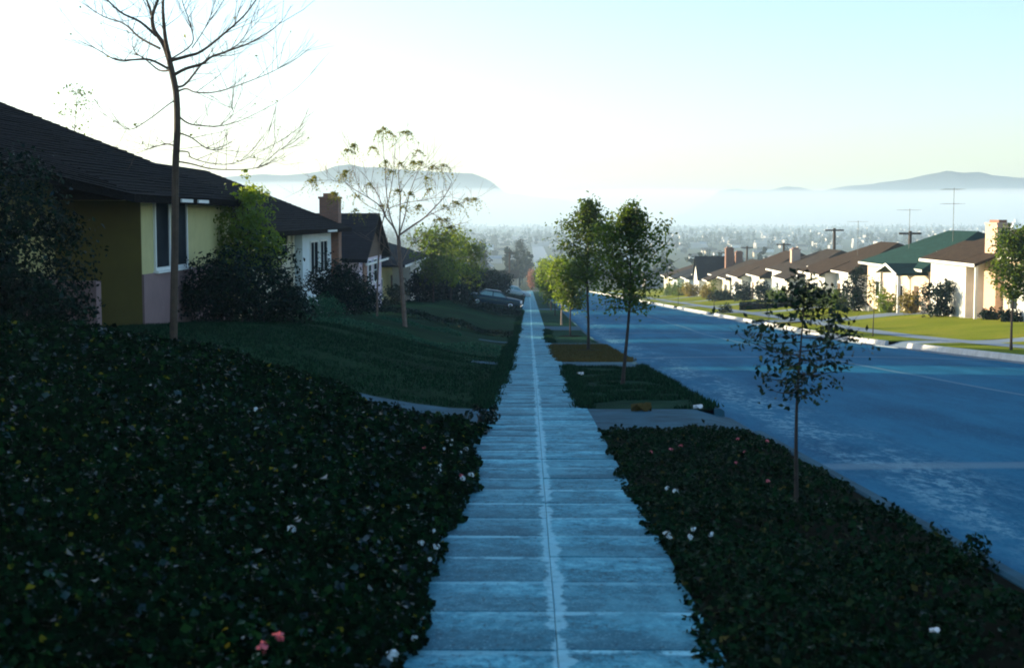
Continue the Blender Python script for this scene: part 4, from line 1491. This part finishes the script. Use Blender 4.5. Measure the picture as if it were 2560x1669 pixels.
D = 22.0
L_ = [
    ([(433, 930), (434, 820), (437, 620), (439, 420), (443, 330), (441, 240), (431, 185), (424, 155)], 0, 0, .064, .046),
    ([(424, 155), (408, 110), (385, 75), (381, 40), (392, 8), (408, -40), (420, -120)], 0, .3, .050, .018),
    ([(425, 150), (414, 100), (408, 40), (408, 0), (412, -80)], 0, -.3, .046, .016),
    ([(381, 45), (372, 15), (352, -40), (335, -100)], .1, .6, .028, .010),
    ([(390, 90), (350, 55), (300, 30), (250, -20), (220, -60)], 0, -.8, .030, .008),
    ([(400, 122), (350, 95), (310, 60), (255, 40), (205, 5)], 0, .9, .026, .006),
    ([(420, 172), (375, 150), (330, 150), (290, 150), (245, 125), (197, 101)], 0, -.5, .028, .005),
    ([(424, 176), (398, 176), (365, 150), (336, 128), (330, 95)], 0, .8, .022, .005),
    ([(426, 152), (470, 140), (505, 128), (560, 85), (610, 40), (640, 0), (670, -40)], 0, .7, .036, .008),
    ([(435, 188), (465, 172), (505, 160), (530, 142), (570, 128), (630, 105), (680, 75), (705, 52)], 0, -.7, .036, .006),
    ([(441, 218), (462, 212), (485, 185), (510, 155), (540, 138)], .0, .5, .026, .014),
    ([(540, 138), (590, 115), (620, 80), (650, 50)], .5, 1.2, .012, .004),
    ([(444, 229), (466, 222), (490, 231), (540, 230), (600, 212), (680, 180), (722, 155)], 0, -1.0, .020, .004),
    ([(448, 292), (470, 308), (500, 314), (550, 315), (610, 298), (690, 258)], 0, .8, .020, .004),
    ([(550, 315), (582, 285), (578, 262), (586, 235)], .5, .7, .008, .003),
    ([(448, 332), (480, 345), (515, 370), (545, 374), (580, 366)], 0, -.6, .018, .004),
    ([(446, 404), (480, 410), (530, 422), (600, 424), (645, 418), (710, 388)], 0, .9, .018, .004),
    ([(645, 418), (700, 375), (765, 325)], .5, 1.0, .008, .003),
    ([(444, 378), (470, 380), (480, 395), (540, 410), (600, 403), (710, 348)], 0, -.8, .016, .004),
    ([(436, 252), (420, 262), (370, 300), (325, 324), (290, 305), (250, 280)], 0, -.6, .014, .004),
    ([(438, 365), (415, 360), (380, 370), (340, 384)], 0, .5, .014, .004),
    ([(424, 150), (480, 110), (475, 60), (455, 0), (450, -60)], 0, .4, .016, .006),
    ([(480, 120), (510, 75), (530, 30), (545, -30)], .2, .9, .012, .005),
]
bare, mb, paths = limb_tree('bare_tree', 'tall bare tree with a few last leaves, standing at the edge of the ivy', (433, 893), D, L_)
rs = random.Random(29)
tips = twigs(mb, paths, 13, 0.3, 1.0, 0.4, rs, 2, 0.0062)
mb.build('trunk', M['bark_lit'], bare)
sel = [tips[i] for i in rs.sample(range(len(tips)), 46)]
leaf_object('leaf', np.array([tuple(e) for e, v in sel]), np.tile([0, -0.5, .3], (len(sel), 1)), 0.06, M['mimosa'], bare)

# --- the feathery tree farther down
D = 50.0
L_ = [
    ([(1013, 820), (1011, 796), (1004, 700), (998, 620), (996, 590)], 0, 0, .095, .070),
    ([(997, 600), (985, 570), (966, 545), (952, 518), (930, 500), (880, 470), (862, 455)], 0, -.8, .045, .010),
    ([(966, 545), (950, 500), (935, 470), (905, 430)], 0, .8, .030, .008),
    ([(990, 580), (975, 540), (966, 480), (963, 420), (955, 345)], 0, .3, .040, .008),
    ([(998, 585), (1000, 540), (1000, 490), (996, 430), (1000, 400)], 0, -.6, .036, .008),
    ([(997, 590), (1012, 540), (1022, 490), (1040, 440), (1055, 410)], 0, .8, .034, .008),
    ([(998, 588), (1035, 562), (1060, 545), (1090, 515), (1112, 490), (1130, 455)], 0, -.9, .046, .010),
    ([(1060, 545), (1100, 525), (1140, 512)], -.4, -1.4, .020, .006),
    ([(1075, 530), (1105, 548), (1125, 570)], -.4, -1.0, .016, .006),
    ([(975, 520), (1010, 508), (1060, 500), (1120, 492), (1178, 506)], .2, 1.0, .020, .005),
    ([(963, 530), (930, 520), (895, 495), (870, 460)], .2, 1.2, .020, .006),
    ([(862, 455), (820, 450), (780, 455)], -.8, -1.0, .010, .004),
    ([(943, 790), (944, 700), (949, 600), (955, 560), (972, 500), (985, 420), (990, 340)], .8, .6, .050, .006),
    ([(1002, 660), (1030, 610), (1060, 590), (1110, 585)], 0, .9, .028, .006),
    ([(1004, 690), (985, 640), (950, 605)], 0, -.7, .024, .008),
    ([(1000, 480), (1030, 440), (1060, 420), (1080, 425)], -.5, -1.2, .014, .005),
    ([(930, 500), (900, 470), (882, 420), (880, 375)], -.4, .4, .014, .004),
]
mim, mb, paths = limb_tree('feathery_tree', 'spreading feathery tree with drooping olive leaf tufts on the second lawn', (1011, 796), D, L_, bark='bark_pale')
rs = random.Random(31)
tips = twigs(mb, paths, 9, 0.4, 1.3, 0.45, rs, 2, 0.011)
mb.build('trunk', M['bark_mid'], mim)
b = Vector(mim.location)
Ps, Ns = [], []
for cx_, cy_, sz in ((360, 420, 1.3), (345, 450, 1.0), (410, 220, 1.1), (370, 260, .8), (560, 235, .9), (650, 90, 1.1), (620, 110, .7), (690, 120, .7), (830, 115, .8), (800, 120, .5), (920, 262, .6), (940, 350, 1.1), (1030, 385, 1.3), (1115, 375, .9),
                     (770, 360, .9), (670, 350, .9), (700, 420, .8), (980, 470, .8), (760, 570, 1.4), (850, 590, .7), (920, 690, 1.0), (1200, 660, .9), (1230, 670, .6), (1350, 635, 1.1), (1300, 640, .5),
                     (1120, 690, .7), (1080, 790, .9), (1130, 800, .9), (1160, 850, .9), (90, 490, .9), (110, 470, .7), (440, 610, .7), (430, 720, .6), (260, 590, 1.1), (640, 690, .8), (540, 520, .6), (880, 350, .7), (1010, 560, .5), (790, 700, .5)):
    p = at(750 + cx_ / 3.104, 300 + cy_ / 3.104, D + rs.uniform(-1.3, 1.3)) - b
    for f_ in range(int(6 * sz) + 2):
        # one drooping compound leaf: leaflets in two ranks along a curved stalk
        a = rs.uniform(0, 6.28)
        ln = rs.uniform(.22, .55) * (0.7 + .3 * sz)
        sp_, up_ = rs.uniform(.7, 1.3), rs.uniform(-.1, 1.0)
        for j in range(13):
            s = j / 12
            q = np.array([p.x + math.cos(a) * ln * s * sp_, p.y + math.sin(a) * ln * s * sp_, p.z + .1 + up_ * s * ln - (1.1 + up_) * ln * s * s])
            Ps.append(q + rng.normal(0, 0.025, (2, 3)))
            Ns.append(np.array([[0, 0, 1.0], [0, 0, 1.0]]))
leaf_object('crown', np.concatenate(Ps), np.concatenate(Ns), 0.075, M['mimosa'], mim, aspect=0.4)


# ================================================================== SHRUBS AND TREES BY THE LEFT HOUSES
def gl(x, y):
    return (x, y, float(G(x, y)) - 0.02)


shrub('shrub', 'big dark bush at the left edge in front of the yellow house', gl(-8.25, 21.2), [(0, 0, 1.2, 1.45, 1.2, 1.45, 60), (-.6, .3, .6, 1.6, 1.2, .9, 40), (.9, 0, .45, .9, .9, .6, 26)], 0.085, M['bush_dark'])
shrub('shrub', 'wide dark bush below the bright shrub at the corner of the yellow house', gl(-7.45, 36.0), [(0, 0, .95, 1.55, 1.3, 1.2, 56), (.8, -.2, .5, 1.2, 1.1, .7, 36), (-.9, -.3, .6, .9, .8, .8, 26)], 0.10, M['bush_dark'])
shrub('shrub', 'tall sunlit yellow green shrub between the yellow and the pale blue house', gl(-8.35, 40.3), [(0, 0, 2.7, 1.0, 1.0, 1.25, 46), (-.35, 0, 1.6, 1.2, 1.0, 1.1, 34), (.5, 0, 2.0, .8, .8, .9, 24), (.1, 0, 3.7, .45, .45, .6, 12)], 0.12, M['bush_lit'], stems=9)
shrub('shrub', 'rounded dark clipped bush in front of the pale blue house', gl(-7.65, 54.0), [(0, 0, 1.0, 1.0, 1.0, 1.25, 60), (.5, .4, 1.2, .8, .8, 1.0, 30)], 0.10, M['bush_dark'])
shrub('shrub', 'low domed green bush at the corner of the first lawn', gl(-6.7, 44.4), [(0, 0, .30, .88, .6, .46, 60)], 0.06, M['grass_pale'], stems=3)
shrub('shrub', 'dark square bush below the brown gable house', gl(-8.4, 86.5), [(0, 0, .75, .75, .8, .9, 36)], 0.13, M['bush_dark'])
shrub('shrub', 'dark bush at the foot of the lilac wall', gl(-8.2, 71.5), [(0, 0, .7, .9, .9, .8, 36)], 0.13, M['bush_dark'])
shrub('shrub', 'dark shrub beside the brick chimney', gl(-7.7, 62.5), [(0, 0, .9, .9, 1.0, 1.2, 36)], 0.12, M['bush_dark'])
for i, (x, y, hh, lb) in enumerate(((-7.1, 102, 4.6, 'leafy sunlit small tree left of the trio beyond the feathery tree'), (-6.2, 109, 4.9, 'leafy sunlit small tree in the middle of the trio'), (-5.2, 117, 4.4, 'leafy small tree on the right of the trio above the parked car'))):
    tree('garden_tree', lb, gl(x, y), hh, 1.5, 1.9, 0.23, M['bush_lit' if i == 1 else 'tree_leaf'], 34, 5, 15, 0.08, 'garden trees beyond the feathery tree', seed=20 + i, taper_top=0.7)
for i, (x, y, r_, hh, lb) in enumerate(((-7.8, 104, 1.7, 1.4, 'dark bush under the left tree of the trio'), (-6.2, 112, 1.9, 1.3, 'dark bush under the middle tree of the trio'), (-7.2, 132.5, 2.4, 1.6, 'dark bush just behind the parked blue car'),
                                        (-4.4, 140, 1.9, 1.3, 'dark bush beyond the parked blue car'), (-5.5, 158, 2.6, 1.7, 'dark bush between the far left houses'), (-4.5, 182, 2.4, 1.6, 'dark bush far along the left pavement'),
                                        (-5.5, 215, 2.8, 1.6, 'dark bush farthest along the left pavement'), (-6.0, 245, 3.0, 1.8, 'dark hedge mass near the end of the left pavement'))):
    shrub('shrub', lb, gl(x, y), [(0, 0, hh * .75, r_, r_, hh, 60)], 0.20 + .0004 * y, M['bush_dark'])
# borders planted across the bank between the plots
def border(name, label, y, x0, x1, hgt, wid, leaf, mat, ripple=0.12, dens=420):
    n = int(abs(x1 - x0) * dens)
    xx = rng.uniform(x0, x1, n)
    yy = y + rng.normal(0, wid * 0.5, n) + ripple * np.sin(xx * 1.7)
    top = hgt * (0.75 + 0.35 * wave(xx, yy, 2.0, y))
    zz = G(xx, yy) + top * rng.uniform(0.1, 1, n) ** 0.5 * np.exp(-((yy - y) / wid) ** 2)
    o = leaf_object(name, np.stack([xx, yy, zz], 1), np.tile([0.1, -.5, .7], (n, 1)), leaf, mat)
    return tag(o, label, 'plants', kind='stuff')


border('border_plants', 'low pale green border along the far edge of the first lawn', 40.3, -6.6, -0.85, 0.34, 0.5, 0.06, M['grass_pale'], dens=700)
border('border_plants', 'low scrubby border climbing the bank past the second lawn', 63.8, -7.5, -0.75, 0.45, 0.7, 0.09, M['bush_dark'])
border('border_plants', 'low pale border crossing the bank behind the feathery tree', 52.8, -6.0, -2.6, 0.25, 0.35, 0.06, M['grass_pale'], dens=500)
border('border_plants', 'dark hedge border running down the bank before the parked car', 99.5, -5.5, -0.55, 0.85, 1.1, 0.13, M['bush_dark'])
border('border_plants', 'dark hedge border just beyond the parked car drive', 133, -5.0, -0.6, 0.7, 1.2, 0.15, M['bush_dark'])
border('border_plants', 'dark border far down the left bank', 152, -6.0, -0.6, 0.8, 1.5, 0.18, M['bush_dark'], dens=300)
border('border_plants', 'farthest dark border on the left bank', 176, -6.0, -0.6, 0.9, 2.0, 0.2, M['bush_dark'], dens=300)

# a thin tree behind the ridge, then trees added to block sun through gaps
for i, (x, y, hh, lb) in enumerate(((-18.1, 55, 9.2, 'thin sparse tree rising behind the ridge of the yellow house'), )):
    tree('garden_tree', lb, gl(x, y), hh, 6.0, 1.0, 0.11, M['tree_leaf'], 14, 3, 9, 0.05, seed=40 + i)
for i, (x, y, hh, cr, lb) in enumerate(((-24, 50, 4.6, 2.4, 'back garden tree added to block sun between the yellow and pale blue houses'), (-21, 69.5, 4.4, 2.4, 'back garden tree added to block sun between the pale blue house and the brown gable'),
                                    (-21, 90, 4.4, 2.6, 'back garden tree added to block sun just past the brown gable house'), (-22, 127, 4.8, 2.8, 'back garden tree added to block sun behind the drive with the parked car'),
                                    (-20, 157, 4.8, 2.8, 'back garden tree added to block sun behind the far left houses'), (-20, 185, 4.8, 2.8, 'back garden tree added to block sun at the far end of the left row'))):
    tree('garden_tree', lb, gl(x, y), hh, 1.2, cr, 0.2, M['tree_leaf'], 30, 6, 22, 0.09, 'trees added in the left back gardens to block sun', seed=50 + i, taper_top=0.7)

# ================================================================== RIGHT SIDE PLANTS
tree('street_tree', 'round young tree with thin trunk on the sunny strip at the right edge', (16.35, 46.8, float(G(16.35, 46.8))), 3.75, 1.75, 0.98, 0.11, M['tree_leaf'], 40, 6, 24, 0.05, seed=61, taper_top=0.6)
tree('street_tree', 'thin staked sapling on the sunny strip before the green roofed house', (16.2, 65, float(G(16.2, 65))), 2.6, 1.7, 0.4, 0.10, M['tree_leaf'], 10, 3, 10, 0.03, seed=62)
tree('street_tree', 'bare thin sapling on the sunny strip left of the hedge', (16.2, 121, float(G(16.2, 121))), 2.6, 1.6, 0.35, 0.12, M['tree_leaf'], 8, 3, 6, 0.035, seed=63)
tree('street_tree', 'farther bare thin sapling on the sunny strip', (16.2, 150, float(G(16.2, 150))), 2.6, 1.6, 0.35, 0.12, M['tree_leaf'], 8, 3, 6, 0.035, seed=64)
rsh = [
    (24.4, 82.6, 1.15, 1.25, 'bush_dark', 'dark round bush against the white bay of the right house'),
    (24.2, 93.5, .8, .9, 'bush_lit', 'light green bush beside the porch post of the green roofed house'),
    (23.6, 99.8, 1.0, 1.9, 'bush_dark', 'tall dark conical bush before the green roofed house'),
    (23.2, 104.5, 1.0, 1.5, 'tree_leaf', 'leafy bush at the far corner of the green roofed house'),
    (23.0, 110.5, 1.6, 1.6, 'tree_leaf', 'broad green bush between the green and brown roofs'),
    (24.2, 115.8, 1.2, 1.0, 'tree_gold', 'rusty gold bush below the white wall'),
    (23.5, 129.8, 1.4, 1.5, 'tree_leaf', 'green bush beside the third right house'),
    (23.5, 139, 1.2, 1.9, 'bush_dark', 'upright dark shrub before the fourth right house'),
    (23.5, 152, 1.5, 1.9, 'bush_dark', 'dark upright shrub before the fifth right house'),
    (22.6, 160, 2.2, 1.0, 'bush_dark', 'wide dark bush below the paned window'),
    (22.8, 174.5, 1.8, 1.6, 'tree_gold', 'olive bush near the garage drive'),
    (22.8, 196, 1.8, 1.8, 'tree_gold', 'olive gold bush before the pointed gable'),
    (22.5, 208, 1.9, 1.7, 'tree_leaf', 'bright green bush right of the pointed gable'),
    (22.5, 219, 2.0, 1.5, 'tree_leaf', 'green bush far along the right gardens'),
    (25.2, 75.6, 0.5, 0.35, 'bush_dark', 'low dark bushes under the peach wall'),
    (25.0, 72.0, 0.6, 0.4, 'bush_dark', 'low dark bush at the far right corner of the peach house'),
    (24.8, 90.0, .7, .9, 'tree_gold', 'small gold bush between the two nearest right houses'),
]
for x, y, r_, hh, mt, lb in rsh:
    shrub('shrub', lb, gl(x, y), [(0, 0, hh * (.8 if y < 100 else .5), r_ * (1 if y < 100 else .75), r_, hh * (1 if y < 100 else .62), 46), (r_ * .4, .3, hh * .35, r_ * .7, r_ * .7, hh * .4, 20)], 0.13 + 0.0004 * y, M[mt])
shrub('shrub', 'small dark mound on the sunny strip by the far kerb', gl(16.1, 113), [(0, 0, .3, .6, .8, .5, 30)], 0.1, M['bush_dark'])
# clipped hedge across the right lawn
mb = MB()
t = empty('hedge', gl(18.7, 121.5), 'dark clipped box hedge running across the right lawns', 'hedge')
n = 5200
xx, yy = rng.uniform(0, 6.4, n), rng.uniform(0, 1.0, n)
zz = rng.uniform(0.05, 0.72, n)
f_ = rng.integers(0, 3, n)
yy = np.where(f_ == 0, 0.0 + rng.normal(0, .03, n), yy)
zz = np.where(f_ == 1, 0.70 + rng.normal(0, .03, n), zz)
xx = np.where((f_ == 2) & (rng.uniform(0, 1, n) < .3), rng.normal(0, .03, n), xx)
zb_ = np.array(G(18.7 + xx, 121.5 + yy)) - t.location.z
leaf_object('crown', np.stack([xx, yy, zz + zb_], 1), np.tile([0, -.4, .5], (n, 1)), 0.11, M['bush_dark'], t)
mb.box(0.06, 6.3, 0.08, 0.92, -0.3, 0.60)
mb.build('stem', M['bark'], t)


# ================================================================== CARS, POLES
def car(name, label, loc, heading, pitch, paint, group=None):
    """1950s sedan; local x forward"""
    t = empty(name, loc, label, 'car', group)
    t.rotation_mode = 'XYZ'
    t.rotation_euler = (0, pitch, heading)
    st = [(-2.55, .62, .50, .80), (-2.48, .80, .34, .94), (-2.1, .90, .28, 1.00), (-1.5, .93, .25, 1.02), (-.6, .94, .24, 1.01), (.4, .94, .24, 1.00), (1.1, .93, .24, .99), (1.9, .90, .26, .96), (2.35, .84, .32, .90), (2.50, .66, .42, .76)]
    m = MB()
    vs_ = []
    for x, w, z0, z1 in st:
        sec = [(0, z1 + .02), (.62 * w, z1), (.90 * w, z1 - .09), (w, z1 - .26), (w, z0 + .22), (.92 * w, z0 + .04), (.7 * w, z0)]
        vs_ += [(x, yy_, zz_) for yy_, zz_ in sec] + [(x, -yy_, zz_) for yy_, zz_ in reversed(sec[1:])]
    k = 13
    fs_ = []
    for i in range(len(st) - 1):
        for j in range(k):
            a, b = i * k + j, i * k + (j + 1) % k
            fs_.append((a, b, b + k, a + k))
    fs_ += [tuple(range(k)), tuple(reversed(range((len(st) - 1) * k, len(st) * k)))]
    body = m.add(vs_, fs_).build('body', M[paint], t, True)
    # glass house and roof
    g = MB()
    base = [(-1.55, .80), (1.05, .80)]
    vs_ = [(-1.60, .78, 1.0), (1.10, .78, .98), (1.10, -.78, .98), (-1.60, -.78, 1.0), (-1.0, .62, 1.40), (.42, .62, 1.40), (.42, -.62, 1.40), (-1.0, -.62, 1.40)]
    g.add(vs_, [(0, 1, 5, 4), (1, 2, 6, 5), (2, 3, 7, 6), (3, 0, 4, 7), (4, 5, 6, 7)])
    g.build('window', M['carglass'], t)
    r_ = MB()
    ring = []
    for f_, z in ((1.0, 1.385), (1.03, 1.42), (.86, 1.49), (.5, 1.52)):
        for (x, yy_) in ((-1.06, .66), (-.3, .70), (.46, .66), (.50, 0), (.46, -.66), (-.3, -.70), (-1.06, -.66), (-1.12, 0)):
            ring.append(((x + .3) * f_ - .3, yy_ * f_, z))
    fs_ = [(i * 8 + j, i * 8 + (j + 1) % 8, (i + 1) * 8 + (j + 1) % 8, (i + 1) * 8 + j) for i in range(3) for j in range(8)] + [tuple(range(24, 32)), tuple(reversed(range(8)))]
    r_.add(ring, fs_).build('roof', M[paint], t, True)
    p_ = MB()
    for s in (-1, 1):
        p_.bar((-1.62, s * .78, .99), (-1.02, s * .63, 1.41), .12, .07)
        p_.bar((1.10, s * .785, .98), (.44, s * .635, 1.41), .07, .06)
        p_.bar((-.22, s * .785, .98), (-.22, s * .64, 1.41), .09, .05)
    p_.build('pillar', M[paint], t)
    tr_ = MB()
    for s in (-1, 1):
        tr_.bar((-2.35, s * .945, .70), (2.2, s * .93, .68), .02, .05)
    tr_.build('side_trim', M['chrome'], t)
    for x in (-1.55, 1.5):
        for s in (-1, 1):
            w_ = MB().tube([(x, s * .70, .33), (x, s * .92, .33)], .335, 18).build('wheel', M['tyre'], t)
            MB().tube([(x, s * .921, .33), (x, s * .95, .33)], [.20, .15], 14).build('hub_cap', M['chrome'], w_)
    for x in (-2.62, 2.58):
        MB().tube([(x - .12 * (1 if x > 0 else -1), -.92, .42), (x, -.70, .42), (x, .70, .42), (x - .12 * (1 if x > 0 else -1), .92, .42)], .085, 8).build('bumper', M['chrome'], t)
    for s in (-1, 1):
        MB().tube([(2.30, s * .66, .72), (2.50, s * .66, .72), (2.53, s * .66, .72)], [.13, .13, .08], 12).build('headlight', M['lens'], t)
        MB().tube([(-2.40, s * .70, .74), (-2.58, s * .70, .74)], [.09, .07], 10).build('tail_light', M['petal_pink'], t)
    MB().box(2.44, 2.55, -.5, .5, .52, .68).build('grille', M['chrome'], t)
    return t


def drive_car(name, label, xc, y, paint):
    za, zb_ = float(G(xc - 1.5, y)), float(G(xc + 1.5, y))
    return car(name, label, (xc, y, (za + zb_) / 2 + 0.01), 0.0, math.atan2(za - zb_, 3.0), paint)


drive_car('parked_car', 'dark blue sedan parked nose down on the left drive', -3.25, 127.4, 'car_blue')
car('parked_car', 'black car parked at the near kerb behind the street trees', (4.05, 133, float(S(133)) - 0.125), R(90), math.atan(.045), 'car_black')
drive_car('parked_car', 'pale blue car far down on a left drive', -2.4, 214, 'car_pale')


def utility_pole(x, y, hgt, label):
    t = empty('utility_pole', (x, y, float(G(x, y))), label, 'pole', 'utility poles')
    MB().tube([(0, 0, -.4), (0, 0, hgt)], [.20, .15], 8).build('pole', M['pole'], t)
    MB().box(-1.0, 1.0, -.07, .07, hgt - .32, hgt - .14).build('crossarm', M['pole'], t)


utility_pole(-3.7, 262, 7.6, 'dark utility pole standing left of the far end of the pavement')
utility_pole(3.2, 340, 7.6, 'faint utility pole right of the far end of the pavement')
for x, y, hh, lb in ((34.3, 125, 6.6, 'utility pole rising behind the green roof, first of the line'), (33.0, 150, 7.8, 'utility pole with crossarm behind the third right roof, second of the line'),
                     (34.9, 190, 7.3, 'utility pole behind the broad brown roof, third of the line'), (35.4, 225, 7.7, 'far utility pole, fourth of the line behind the right houses'),
                     (36.4, 255, 7.5, 'farthest utility pole of the line behind the right houses')):
    utility_pole(x, y, hh, lb)
# white posts among the left bushes
for u, v, d, hh, lb in ((1250, 724, 150, 1.1, 'short white post beyond the parked blue car'), (1148, 742, 112, 1.7, 'pale slim post among the left bushes')):
    p = at(u, v, d)
    o = MB().tube([(0, 0, -.3), (0, 0, hh), (0, 0, hh + .06)], [.13, .11, .02], 8).build('garden_post', M['white'])
    o.location = gl(p.x, d)
    tag(o, lb, 'post')


# ================================================================== THE VALLEY
rs = random.Random(77)


def valley_spot(y0, y1):
    yy = y0 * (y1 / y0) ** rs.random()
    xx = rs.uniform(-0.42, 0.42) * yy
    return xx, yy


hm = []
for i in range(8):
    L_, W_, H_, Rr = rs.uniform(9, 15), rs.uniform(7, 9), rs.uniform(2.8, 3.6), rs.uniform(1.6, 2.6)
    m = MB()
    m.box(-W_ / 2, W_ / 2, -L_ / 2, L_ / 2, -1, H_, 0)
    m.prism([(-W_ / 2 - .4, H_ + .01), (0, H_ + Rr), (W_ / 2 + .4, H_ + .01)], 'y', -L_ / 2 - .4, L_ / 2 + .4, 1)
    hm.append(m.mesh('valley_house', [M[('valley_wall', 'tan', 'valley_wall', 'white')[i % 4]], M[('shake_brown', 'shake_grey', 'valley_roof', 'farwalk')[(i // 2) % 4]]]))
tm = []
for i in range(8):
    hh = rs.uniform(5, 9) if i < 6 else rs.uniform(10, 14)
    rr = rs.uniform(2.2, 3.6) if i < 6 else rs.uniform(1.5, 2.2)
    p, n = clump_points((0, 0, hh * .58), (rr, rr, hh * .45), 26, 16, rr * .36, 0.3)
    V, F = leaves_np(p, n, 1.05, aspect=.8)
    tv, tf = [], []
    for k in range(5):
        a = 2 * math.pi * k / 5
        tv += [(.22 * math.cos(a), .22 * math.sin(a), -.5), (.12 * math.cos(a), .12 * math.sin(a), hh * .6)]
    tf = []
    for k in range(5):
        a, b_ = 2 * k, 2 * ((k + 1) % 5)
        tf += [(a, b_, b_ + 1), (a, b_ + 1, a + 1)]
    V = np.concatenate([V, np.array(tv)])
    F = np.concatenate([F, np.array(tf) + len(V) - 10])
    tm.append((V, F, np_mesh('valley_tree', V, F, M['valley_tree']).data))


def clear(x, y):
    if 2 < x < 17 and y < 1500:
        return False
    if y < 420 and -60 < x < 60 and y < 375:
        return False
    return True


cells = set()
nh = 0
while nh < 230:
    x, y = valley_spot(372, 1500)
    key = (int(x // 16), int(y // 18))
    if key in cells or not clear(x, y) or not clear(x - 7, y) or not clear(x + 7, y):
        continue
    cells.add(key)
    o = bpy.data.objects.new('valley_house', rs.choice(hm))
    o.location = ((key[0] + .5) * 16, (key[1] + .5) * 18, float(S(y)))
    if not clear(o.location.x, o.location.y) or not clear(o.location.x - 6, o.location.y):
        continue
    o.rotation_euler = (0, 0, rs.choice((0, math.pi / 2)) + rs.uniform(-.1, .1))
    link(o)
    tag(o, 'small pale house in the hazy valley beyond the cross street', 'house', 'hazy valley houses')
    nh += 1
nt_ = 0
while nt_ < 260:
    x, y = valley_spot(366, 1500)
    if not clear(x, y) or (int(x // 16), int(y // 18)) in cells and rs.random() < .85:
        continue
    V, F, me = rs.choice(tm)
    o = bpy.data.objects.new('valley_tree', me)
    o.location = (x, y, float(S(y)))
    s = rs.uniform(.7, 1.25)
    o.scale = (s, s, s)
    o.rotation_euler = (0, 0, rs.uniform(0, 6))
    link(o)
    tag(o, 'dark hazy tree in the valley beyond the cross street', 'tree', 'hazy valley trees')
    nt_ += 1
# farther out houses and trees read as one mass
V1, F1, off = [], [], 0
for i in range(2400):
    x, y = valley_spot(1400, 5150)
    V, F, _ = tm[rs.randrange(8)]
    q = rs.sample(range(0, (len(V) - 10) // 4), 60)
    idx = np.array(q)
    vv = V[:-10].reshape(-1, 4, 3)[idx]
    s = rs.uniform(.8, 1.3)
    cen = vv.mean(1, keepdims=True)
    vv = (cen + (vv - cen) * 1.9) * s + np.array([x, y, float(S(y))])
    vv = vv.reshape(-1, 3)
    I = np.arange(len(idx)) * 4
    V1.append(vv)
    F1.append(np.concatenate([np.stack([I, I + 1, I + 2], 1), np.stack([I, I + 2, I + 3], 1)]) + off)
    off += len(vv)
tag(link(np_mesh('valley_woods', np.concatenate(V1), np.concatenate(F1), M['valley_tree'])), 'hazy mass of trees across the far valley floor', 'woods', kind='stuff')
mb = MB()
for i in range(900):
    x, y = valley_spot(1400, 5150)
    L_, W_ = rs.uniform(9, 22), rs.uniform(8, 12)
    if rs.random() < .5:
        L_, W_ = W_, L_
    z = float(S(y))
    mb.box(x - W_ / 2, x + W_ / 2, y - L_ / 2, y + L_ / 2, z - 1, z + rs.uniform(3, 5.5))
tag(mb.build('valley_town', M['valley_wall']), 'hazy mass of pale buildings across the far valley floor', 'buildings', kind='stuff')

# single trees and the tower that stand out
for x, y, hh, mt, lb in ((0.9, 372, 5.0, 'rust', 'rusty orange autumn tree at the end of the pavement'), (-14, 400, 13, 'valley_tree', 'tall hazy tree left of the rusty one beyond the cross street'),
                         (-3.2, 470, 15, 'valley_tree', 'tall narrow hazy tree straight beyond the pavement'), (-32, 520, 14, 'valley_tree', 'broad hazy tree above the parked blue car')):
    tree('valley_tree', lb, (x, y, float(S(y))), hh, hh * .2, hh * .24, 0.55 if hh > 6 else .35, M[mt], 30, 5, 12, .18, seed=int(y), taper_top=.3)
p = at(2540, 556, 2600)
tw = MB().box(-7, 7, -7, 7, -40, 0).box(-2.5, 2.5, -2.5, 2.5, 0, 6).build('tower_block', M['white'])
tw.location = p
tag(tw, 'pale tower block standing above the far valley at the right edge', 'building')


# ================================================================== AIR
def volume_mat(name, dens, col, g):
    m = bpy.data.materials.new(name)
    m.use_nodes = True
    nt = m.node_tree
    nt.nodes.clear()
    out = nt.nodes.new('ShaderNodeOutputMaterial')
    v = nt.nodes.new('ShaderNodeVolumePrincipled')
    v.inputs['Color'].default_value = (*col, 1)
    v.inputs['Density'].default_value = dens
    v.inputs['Anisotropy'].default_value = g
    nt.links.new(v.outputs[0], out.inputs['Volume'])
    return m


# fog bank lying across the far side of the valley in front of the hills
fx = np.linspace(-5200, 6000, 140)
mb = MB()
topz = 128 + (14 + 16 * (fx < 300)) * wave(fx, fx * 0, .0016, 5.5) + (5 + 9 * (fx < 300)) * wave(fx, fx * 0, .007, 6.5)
V = []
for j, (yy, f_) in enumerate(((5350, -.3), (5380, .55), (5500, .85), (5750, 1.0), (6000, .8), (6150, -.3))):
    for i, x in enumerate(fx):
        V.append((x, yy, (topz[i] * f_) if f_ > 0 else -34.0))
nx = len(fx)
F = []
for j in range(5):
    for i in range(nx - 1):
        F.append((j * nx + i, j * nx + i + 1, (j + 1) * nx + i + 1, (j + 1) * nx + i))
F.append(tuple(list(range(nx)) + []) if False else tuple([0, 5 * nx, 5 * nx + nx - 1, nx - 1]))
mb.add(V, F)
fog = MB()
fog.v, fog.f, fog.m = mb.v, mb.f, mb.m
for e in (0, nx - 1):
    fog.f.append(tuple(j * nx + e for j in range(6)))
    fog.m.append(0)
fo = fog.build('fog_bank', volume_mat('fog_air', 0.0016, (.97, .985, 1.0), 0.0))
tag(fo, 'white fog bank lying across the far valley below the hills', 'fog', kind='stuff')

hz = MB().box(-7600, 7600, -60, 5330, -36, 78).build('haze', volume_mat('haze_air', 0.00030, (.62, .82, 1.0), 0.22))
tag(hz, 'pale morning haze filling the valley air', 'haze', kind='stuff')
